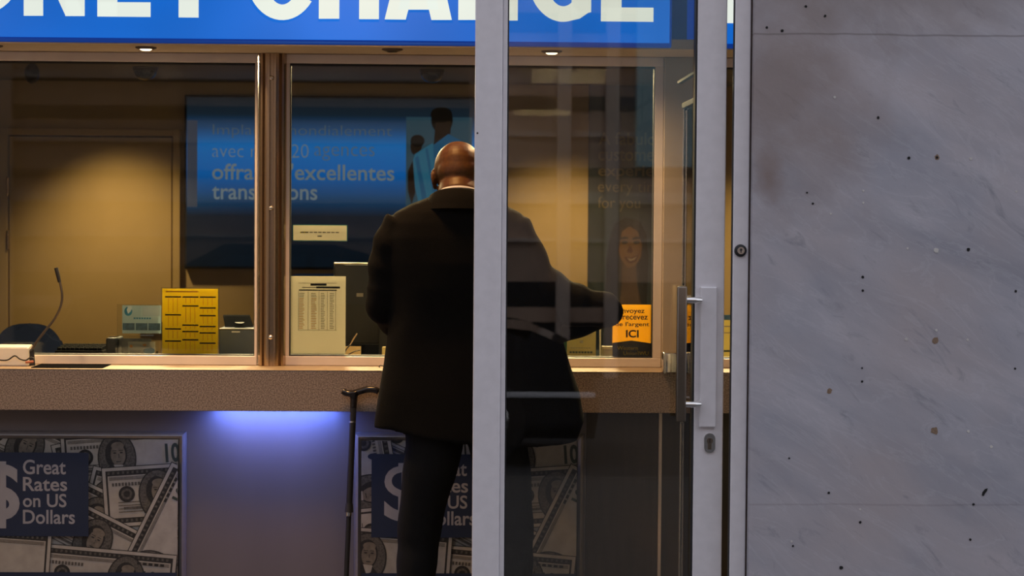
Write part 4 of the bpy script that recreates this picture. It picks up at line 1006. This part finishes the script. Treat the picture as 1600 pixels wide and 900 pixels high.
pc, a, c_, zb_, zt_ = standard_sheet('counter_card', 'pale client card in clear stand behind the glass door', 'card', 886, 494, 931, 566, YE, translucent(mat('lemon_paper', (.55, .47, .20), .7, noise=.12, nscale=15)))
P = Print(908, 530, YE-.0004)
for t_, q in (('MEMBRE', (889, 505, 924, 509.5)), ('CLIENT', (896, 514, 920, 518)), ("'CHANGE'", (893, 521, 926, 526))): P.text(t_, *q, greyink, .0)
P.rect(906, 532, 911, 536, greyink)
for i in range(8): P.rect(890+i*4.6, 549, 893.6+i*4.6, 552, bgreen); P.rect(892+i*4, 543, 894.5+i*4, 544.4, greyink)
P.finish('printing', pc)
ac = thing('acrylic_stand', 'clear acrylic stand with teal edges holding the pale client card', 'stand', ((a+c_)/2, YE+.01, zdk+.0005))
tealg = glass('teal_acrylic', (.30, .55, .58), 1.5)
b = NB(); box(b, PX(880, 530, YE), PX(938, 530, YE), YE+.002, YE+.005, zdk+.001, PZ(908, 494, YE)+.002); obj('back_pane', b, tealg, ac)
for x_ in (878.5, 936.5): b = NB(); box(b, PX(x_, 530, YE), PX(x_+2.4, 530, YE), YE-.004, YE+.006, zdk+.001, PZ(908, 503, YE)); obj('edge', b, paper, ac)
b = NB(); z_ = PZ(950, 544, 7.5); x_ = PX(950, 544, 7.5); box(b, PX(941, 544, 7.5), PX(960, 544, 7.5), 7.5, 7.54, zdk+.0005, z_+.006, .002)
box(b, PX(941, 544, 7.5), PX(960, 544, 7.5), 7.495, 7.4995, z_-.004, z_+.005); tag(obj('rubber_stamp', b, mat('stamp_tan', (.32, .25, .12), .5, noise=.1)), 'small tan box between the client card and the sticker', 'box')
# chrome end bracket beside the pull handle
bk = thing('rail_bracket', 'polished metal bracket on the counter end behind the pull handle', 'bracket', (PX(1050, 566, 6.93), 6.93, PZ(1050, 583, 6.93)))
b = NB(); box(b, PX(1037, 566, 6.93), PX(1059, 566, 6.93), 6.92, YCF-.0012, PZ(1048, 583, 6.93), PZ(1048, 551, 6.93), .005, 3); obj('bracket_body', b, chrome, bk, True)
b = NB(); box(b, PX(1037, 566, 6.93)-.003, PX(1037, 566, 6.93)+.006, 6.915, YCF-.0012, PZ(1048, 584, 6.93), PZ(1048, 550.5, 6.93), .003, 2); obj('bracket_flange', b, chrome, bk, True)
# card seen in the gap right of the door
YK = 7.42
gt, a, c_, zb_, zt_ = standard_sheet('counter_card', 'yellow and blue card glimpsed in the gap beside the door jamb', 'card', 1118, 492, 1160, 566, YK, MATS['lemon_paper'])
P = Print(1138, 525, YK-.0004); P.rect(1118, 492, 1160, 500, mat('card_blue_band', (.02, .08, .20), .5, noise=.05)); P.finish('header_band', gt); P = Print(1138, 525, YK-.0004); P.rect(1128, 509, 1143, 511, greyink); P.rect(1126, 519, 1142, 521, greyink); P.rect(1128, 547, 1143, 550, bgreen); P.finish('printing', gt)

# ================================================================== THE MAN AT THE COUNTER
YPM = 6.60
def B(x, y, dy=0.0): return U(x, y, YPM+dy)
skin = mat('dark_brown_skin', (0.082, 0.033, 0.008), .46, noise=.18, nscale=70, bump=.05, bscale=350, spec=.22)
cloth = mat('black_wool_jacket', (0.0042, 0.0036, 0.0028), .9, noise=.25, nscale=260, bump=.35, bscale=600, spec=.12)
trous = mat('black_trouser_cloth', (0.004, 0.004, 0.0045), .9, noise=.2, nscale=260, bump=.3, bscale=500, spec=.25)
shirt = mat('white_shirt_cotton', (0.75, 0.72, 0.68), .8, noise=.03, bump=.1, bscale=600)
shoe_m = mat('black_shoe_leather', (0.010, 0.009, 0.009), .3, noise=.1)
man = thing('person', 'bald man in a dark suit standing with his back turned at the counter', 'person', (B(718, 800).x, YPM, 0))
s_m = SC(718, 450, YPM)
hcx = B(716, 262).x; zhead = B(716, 262).z
# skeleton points
Lsh, Rsh = B(622, 364), B(812, 366)
Lel, Rel = B(598, 476, .03), B(948, 486, .04)
Lwr = Vector((B(650, 480).x, YCF+.04, zc_top+.055)); Rwr = Vector((B(800, 480).x, YCF+.05, zc_top+.055))
Lhip, Rhip = B(685, 640), B(766, 640)
Lkn, Rkn = B(654, 850, .03), B(796, 850, .03)
Lan, Ran = Vector((B(649, 900).x, YPM-.01, .09)), Vector((B(800, 900).x, YPM-.03, .09))
pel = (Lhip+Rhip)/2; chest = B(717, 420, .01); nk = B(716, 312, -.005)
def cap_tube(b, pts, rr, n=18, ry=None): tube(b, pts, rr, n, True, ry); ellipsoid(b, pts[0], (rr[0],)*3, 14); ellipsoid(b, pts[-1], (rr[-1],)*3, 14)
b = NB()
# head, pitched forward: local +y is the face
HR = Matrix.Rotation(R(-26), 3, 'X'); HC = Vector((hcx, YPM+.062, zhead-.026))
def hl(x, y, z): return HC+HR@Vector((x, y, z))
def he(c, r, seg=28): ellipsoid(b, hl(*c), r, seg, HR)
he((0, -.012, .022), (.0765, .097, .083)); he((0, .030, .015), (.070, .072, .070)); he((0, -.045, -.005), (.066, .060, .060))
he((0, .045, -.060), (.055, .052, .060)); he((0, .066, -.098), (.032, .030, .026)); he((0, .010, -.050), (.064, .060, .055))
he((0, .085, .018), (.050, .018, .014)); he((-.036, .066, -.028), (.022, .020, .018)); he((.036, .066, -.028), (.022, .020, .018)); he((-.031, .080, .006), (.015, .008, .0045)); he((.031, .080, .006), (.015, .008, .0045)); he((-.031, .076, -.014), (.014, .008, .0035)); he((.031, .076, -.014), (.014, .008, .0035))
he((0, .104, -.030), (.017, .018, .013)); he((0, .098, -.010), (.009, .012, .026)); he((0, .090, -.064), (.024, .012, .0065)); he((0, .088, -.076), (.021, .012, .007))
tube(b, [hl(0, -.022, -.03), B(716, 300, -.005), B(717, 330, -.01)], [.060, .062, .072], 24)
# nape fold
for sx in (-1, 1):
    m_ = HR@Matrix.Rotation(R(18*sx), 3, 'Z')
    ellipsoid(b, hl(.077*sx, -.006, -.012), (.006, .017, .028), 16, m_); ellipsoid(b, hl(.081*sx, -.015, -.007), (.0055, .009, .023), 14, m_)
    ellipsoid(b, hl(.074*sx, .003, -.034), (.007, .010, .012), 12, m_)
# trunk
zz = [(chest.z+.16, .10, .075), (chest.z+.10, .165, .095), (chest.z, .165, .11), (chest.z-.15, .15, .10), (chest.z-.30, .15, .105), (pel.z, .165, .115), (pel.z-.07, .13, .11)]
tube(b, [Vector((718*0+chest.x, YPM+.01, z)) for z, _, _ in zz], [q[1] for q in zz], 28, True, [q[2] for q in zz], up=Vector((0, 1, 0)))
for sh, el, wr_, sg_ in ((Lsh, Lel, Lwr, -1), (Rsh, Rel, Rwr, 1)):
    cap_tube(b, [sh, B(614, 410, .01), el] if sg_ < 0 else [sh, B(836, 440, .01), B(880, 468, .02), el], [.050, .044, .038] if sg_ < 0 else [.050, .046, .042, .036]); cap_tube(b, [el, el.lerp(wr_, .35), wr_], [.036, .036, .025])
    tube(b, [Vector((chest.x+sg_*.10, YPM, chest.z+.10)), sh], [.08, .055], 18)
    # hand: palm resting on the worktop, five bent fingers
    f = Vector((wr_.x-el.x, wr_.y-el.y, 0)).normalized()*.55+Vector((-.25*sg_, .6, 0)); f.z = 0; f.normalize()
    sd = Vector((f.y, -f.x, 0)); up_ = Vector((0, 0, 1)); pc_ = wr_+f*.062-up_*.014
    rot = Matrix((sd, f, up_)).transposed()
    tube(b, [wr_, wr_+f*.03-up_*.006, wr_+f*.07-up_*.014, wr_+f*.10-up_*.018], [.026, .034, .041, .038], 18, True, [.020, .017, .014, .011])
    thumb_side = -sg_
    for i, (off, ln) in enumerate(((-.031, .068), (-.011, .078), (.010, .074), (.029, .058))):
        k0 = wr_+f*(.094-.004*abs(i-1))-up_*.016+sd*(off*(-thumb_side)*-1)
        sp_ = (f+sd*off*2.0*(thumb_side)).normalized()
        tube(b, [k0-f*.02, k0, k0+sp_*ln*.42+up_*.010, k0+sp_*ln*.75-up_*.004, k0+sp_*ln*.98-up_*.020], [.009, .0095, .0085, .0078, .0062], 12)
        ellipsoid(b, k0+sp_*ln*.98-up_*.020, (.0064,)*3, 10)
    tb = wr_+f*.030-up_*.012+sd*.026*thumb_side
    tube(b, [wr_+f*.02-up_*.008, tb+sd*.012*thumb_side+f*.012, tb+sd*.026*thumb_side+f*.036-up_*.006, tb+sd*.030*thumb_side+f*.062-up_*.014], [.015, .0125, .0105, .0080], 12)
for hip, kn, an in ((Lhip, Lkn, Lan), (Rhip, Rkn, Ran)):
    cap_tube(b, [hip, hip.lerp(kn, .5), kn], [.075, .062, .046]); cap_tube(b, [kn, kn.lerp(an, .3), an], [.044, .044, .034])
    cap_tube(b, [an, an+Vector((0, .05, -.04)), an+Vector((0, .16, -.06))], [.034, .034, .024])
bodybm = remesh(b, .0042, 4)
body = obj('body', bodybm, skin, man, True, 180)
# eyes
for sx in (-1, 1):
    b = NB(); ellipsoid(b, hl(.031*sx, .0775, -.004), (.0112,)*3, 18); ey = obj('eye', b, mat('eye_white', (.5, .46, .42), .2, noise=.03), man, True); b = NB(); ellipsoid(b, hl(.031*sx, .0835, -.0065), (.0058,)*3, 14); obj('iris', b, pdark, ey, True)
# close-cropped hair band around back and sides
# shirt collar
def collar(zf, r, h_, m, name, tilt, thick, cyoff=0.0, rx=1.0):
    bb = NB(); n = 56; V = []
    c0 = B(717, 309, -.012+cyoff)
    for i in range(n):
        a = R(-60)+R(300)*i/(n-1)+R(90)+R(60)-R(60)   # open toward the front
        a = R(120)+R(300)*i/(n-1)
        dx, dy = math.cos(a), math.sin(a)
        zt_ = c0.z+zf-dy*tilt
        row = []
        for rr_, z_ in ((r, zt_-h_), (r*.97, zt_), (r*.97+thick*.5, zt_+.003), (r+thick, zt_-.001), (r+thick*1.8, zt_-h_)):
            row.append(bb.verts.new((c0.x+dx*rr_*rx, c0.y+dy*rr_, z_)))
        V.append(row)
    for i in range(n-1):
        for j in range(5): bb.faces.new((V[i][j], V[i+1][j], V[i+1][(j+1) % 5], V[i][(j+1) % 5]))
    bb.faces.new(V[0]); bb.faces.new(V[-1])
    return obj(name, bb, m, man, True, 60)
collar(.010, .066, .045, shirt, 'shirt_collar', .024, .0035)
# jacket: one continuous shell of trunk and sleeves
def ringz(y): return PZ(718, y, YPM)
rows = [  # y px, left edge, right edge, front depth, back depth, centre shift
    (300, 690, 744, .05, .070), (309, 668, 764, .07, .085), (320, 640, 790, .09, .10), (332, 618, 814, .10, .112), (348, 604, 828, .112, .122), (372, 600, 834, .125, .132), (410, 602, 838, .135, .135),
    (450, 607, 858, .14, .128), (490, 610, 874, .145, .12), (530, 604, 880, .15, .122), (570, 599, 892, .155, .128), (610, 592, 908, .16, .136), (640, 587, 916, .165, .142), (662, 584, 905, .165, .145)]
b = NB(); n = 56; V = []
for k_, (yp, xl, xr, fd, bd) in enumerate(rows):
    X0, X1 = B(xl, yp).x, B(xr, yp).x; z0 = ringz(yp); row = []
    cxm = B(717, yp).x
    for i in range(n):
        a = 2*PI*i/n; c, s = math.cos(a), math.sin(a)
        e_ = .80
        cx_, sx_ = math.copysign(abs(c)**e_, c), math.copysign(abs(s)**e_, s)
        x = cxm+(X1-cxm)*cx_ if c > 0 else cxm+(cxm-X0)*cx_
        y = YPM+.015+(fd if s > 0 else bd)*sx_
        if c > .0 and yp > 500: y += .10*((yp-500)/160.)*(max(0, c)**2)      # right front swings open and forward
        z = z0
        if yp < 350 and s > 0: z -= .10*s*(350-yp)/50.      # open neckline at the front
        if yp > 600:      # hem dips to the right
            u = (x-X0)/(X1-X0); z -= (yp-600)/62.*(.012+.055*math.sin(PI*min(1, u*.62+.0))*(u > .1))
        # soft folds
        am = .004*min(1, max(0, (yp-420)/150.))
        y += am*math.sin(a*5+yp*.02)+ .002*math.sin(yp*.05+3*a)
        row.append(b.verts.new((x, y, z)))
    V.append(row)
for k_ in range(len(rows)-1):
    for i in range(n): b.faces.new((V[k_][i], V[k_][(i+1) % n], V[k_+1][(i+1) % n], V[k_+1][i]))
b.faces.new(V[0]); b.faces.new(V[-1][::-1])
# sleeves
lw = Lwr-(Lwr-Lel).normalized()*.045; rw = Rwr-(Rwr-Rel).normalized()*.045
tube(b, smoothpath([B(632, 352), B(617, 375), B(606, 410, .01), B(602, 450, .02), Vector((Lel.x, Lel.y, Lel.z)), Lel.lerp(lw, .3), Lel.lerp(lw, .65), lw], 5), [.066-.0006*i+.0035*math.sin(i*1.3) for i in range(36)], 22)
tube(b, smoothpath([B(796, 352), B(812, 385), B(834, 436, .01), B(872, 466, .02), B(912, 480, .03), Rel, Rel.lerp(rw, .3), Rel.lerp(rw, .65), rw], 5), [.062+.018*math.sin(PI*min(1, i/28.))-.0006*i+.0035*math.sin(i*1.1) for i in range(41)], 22)
# a lower front flap hanging behind the right hip
p0 = [B(838, 560, .14), B(884, 590, .16), B(880, 690, .17), B(831, 698, .16), B(815, 620, .13)]
extrude_poly(b, p0, Vector((0, .025, 0)))
jk = remesh(b, .0062, 4)
cutp = []
jacket = obj('jacket', jk, cloth, man, True, 180)
# turned-down jacket collar
bb = NB(); n = 48; V = []
c0 = B(717, 309, -.012)
for i in range(n):
    a = R(150)+R(240)*i/(n-1); dx, dy = math.cos(a), math.sin(a); row = []
    dz = .024*max(0, -dy)
    for rr_, z_ in ((.073, .000+dz), (.079, .011+dz), (.088, .006+dz), (.102, -.020+dz*.6), (.112, -.036+dz*.3), (.105, -.040+dz*.3), (.090, -.02+dz*.5)):
        row.append(bb.verts.new((c0.x+dx*rr_*1.05, c0.y+dy*rr_*.98, c0.z+z_-.004)))
    V.append(row)
for i in range(n-1):
    for j in range(7): bb.faces.new((V[i][j], V[i+1][j], V[i+1][(j+1) % 7], V[i][(j+1) % 7]))
bb.faces.new(V[0]); bb.faces.new(V[-1]); obj('jacket_collar', bb, cloth, man, True, 70)
# trousers
b = NB()
tube(b, [Vector((pel.x, YPM+.02, z_)) for z_ in (pel.z+.16, pel.z+.05, pel.z-.06, pel.z-.10)], [.165, .18, .165, .12], 30, True, [.12, .135, .13, .09], up=Vector((0, 1, 0)))
for pts, rr in (([B(681, 640), B(678, 700), B(666, 760, .01), B(656, 820, .03), B(653, 860, .03), B(650, 900, .01), Vector((Lan.x, Lan.y, .35)), Vector((Lan.x, Lan.y, .10)), Vector((Lan.x, Lan.y+.005, .045))], [.10, .092, .078, .070, .066, .062, .062, .064, .068]),
                ([B(770, 640), B(779, 700), B(788, 760, .01), B(794, 820, .03), B(796, 860, .03), B(797, 900, .01), Vector((Ran.x, Ran.y, .35)), Vector((Ran.x, Ran.y, .10)), Vector((Ran.x, Ran.y+.005, .045))], [.10, .094, .086, .080, .076, .072, .066, .066, .070])):
    sp = smoothpath(pts, 5); r_i = []
    for i in range(len(sp)):
        t_ = i/5; k_ = min(int(t_), len(rr)-2); r_i.append((rr[k_]+(rr[k_+1]-rr[k_])*(t_-k_))*(1+.025*math.sin(i*.9)))
    tube(b, sp, r_i, 24, True, [q*1.05 for q in r_i], up=Vector((0, 1, 0)))
obj('trousers', remesh(b, .006, 3), trous, man, True, 180)
for an in (Lan, Ran):
    b = NB(); tube(b, smoothpath([an+Vector((0, -.055, -.042)), an+Vector((0, -.02, -.038)), an+Vector((0, .06, -.040)), an+Vector((0, .14, -.054)), an+Vector((0, .215, -.064))], 5), [.030+.016*math.sin(PI*min(1, .25+i/24.)) for i in range(21)], 18, True, [.046-.0012*i for i in range(21)], up=Vector((0, 0, 1)))
    sh_ = obj('shoe', remesh(b, .005, 3), shoe_m, man, True, 180)
    b = NB(); box(b, an.x-.043, an.x+.043, an.y-.075, an.y+.23, .001, .018, .012, 3); obj('sole', b, rubber, sh_)

# ================================================================== ACROSS THE STREET (seen only in the glass)
def MR(x, y, Yobj, Yg=YD+.03):           # place behind the camera whose mirror image falls on this pixel of the door glass
    p = U(x, y, 2*Yg-Yobj); return Vector((p.x, Yobj, p.z))
facade = mat('sandstone_facade', (0.52, 0.36, 0.26), .8, noise=.15, nscale=3, bump=.1, bscale=20)
facade2 = mat('pale_stone_pilaster', (0.60, 0.47, 0.38), .8, noise=.1, nscale=3)
shopdark = mat('dark_shop_window', (0.02, 0.022, 0.026), .15, noise=.2)
tealpan = mat('teal_reflection_panel', (0.32, 0.52, 0.55), .5, noise=.08, nscale=2)
YO = -11.5
bd = thing('building', 'sandstone building across the street reflected in the glass door', 'building', (0, YO-2, -.15)); bd['kind'] = 'structure'
b = NB(); box(b, -22, 22, YO-4, YO, -.15, 9); obj('wall', b, facade, bd)
for x_ in (-13, -9, -5.5, -2.2, MR(880, 300, YO).x, MR(955, 300, YO).x, 4.5, 8, 12):
    b = NB(); box(b, x_-.075, x_+.075, YO, YO+.18, -.15, 9, .01); obj('pilaster', b, facade2, bd)
def band(ya, yb, m, d):
    bb = NB(); box(bb, -21, 21, YO, YO+d, MR(850, yb, YO).z, MR(850, ya, YO).z, .005); obj('ledge', bb, m, bd)
band(440, 900, shopdark, .03); band(372, 378, facade2, .10); band(300, 318, facade2, .12); band(262, 276, shopdark, .03); band(205, 214, facade2, .08)
bb = NB(); box(bb, -21, MR(965, 490, YO).x, YO+.03, YO+.06, MR(850, 503, YO).z, MR(850, 480, YO).z, .005); obj('ledge', bb, facade, bd)
band(150, 172, shopdark, .03); band(90, 104, facade2, .12); band(20, 50, shopdark, .03)
p = MR(1035, 180, YO); b = NB(); box(b, MR(992, 180, YO).x, p.x+1.2, YO+.02, YO+.22, MR(1035, 262, YO).z, 4.6, .01); obj('shutter', b, tealpan, bd)  # added panel; its mirror image makes the pale teal patch in the glass
for x_ in (-10.9, -7.2, -3.8, -1, .7):
    b = NB(); box(b, x_-.5, x_+.5, YO, YO+.10, 5.2, 7.2, .01); w__ = obj('window_frame', b, facade2, bd)
    b = NB(); box(b, x_-.42, x_+.42, YO+.1, YO+.11, 5.28, 7.12); obj('pane', b, shopdark, w__)
# parked dark car
YCAR = -3.0
xe = MR(930, 640, YCAR).x
car = thing('car', 'dark parked car reflected in the lower part of the glass door', 'car', (xe-2.2, YCAR-.85, -.15))
carm = mat('black_car_paint', (0.012, 0.014, 0.020), .15, noise=.05, coat=1.0)
prof = [(0, .10), (.04, .35), (-.02, .55), (-.12, .72), (-.45, .86), (-1.0, .92), (-1.55, 1.30), (-2.0, 1.42), (-2.9, 1.42), (-3.6, 1.05), (-4.15, .95), (-4.32, .75), (-4.35, .40), (-4.30, .12)]
b = NB(); extrude_poly(b, [Vector((xe+x, YCAR, z-.05)) for x, z in prof], Vector((0, -1.7, 0))); bmesh.ops.bevel(b, geom=[e for e in b.edges if abs(e.verts[0].co.y-e.verts[1].co.y) < 1e-5], offset=.07, segments=4, affect='EDGES')
obj('car_body', b, carm, car, True, 35)
for pts in ([(-1.15, .93), (-1.58, 1.25), (-2.15, 1.33), (-2.15, .93)], [(-2.22, .93), (-2.22, 1.33), (-2.85, 1.33), (-3.45, 1.0), (-3.5, .95)]):
    b = NB(); extrude_poly(b, [Vector((xe+x, YCAR+.004, z-.05)) for x, z in pts], Vector((0, -.01, 0))); obj('side_window', b, mat('car_window', (.03, .06, .10), .08, noise=.05), car)
b = NB(); z_ = MR(860, 617, YCAR).z; box(b, xe-4.1, xe+.0, YCAR+.0, YCAR+.02, z_-.02, z_+.02, .008); obj('trim_strip', b, mat('bright_trim', (.85, .85, .9), .3, noise=.03), car)
for x_ in (-.8, -3.5):
    b = NB(); lathe(b, [(0, 0), (.2, 0), (.31, -.01), (.33, -.04), (.33, -.2), (0, -.2)], (xe+x_, YCAR+.01, .18), 'Y', 36); w__ = obj('wheel', b, rubber, car, True)
    b = NB(); lathe(b, [(0, .02), (.05, .02), (.18, .006), (.2, -.005), (0, -.005)], (xe+x_, YCAR+.012, .18), 'Y', 24); obj('hubcap', b, chrome, w__, True)
b = NB(); ellipsoid(b, (xe-1.35, YCAR+.12, .98), (.09, .10, .06)); obj('side_mirror', b, carm, car, True)
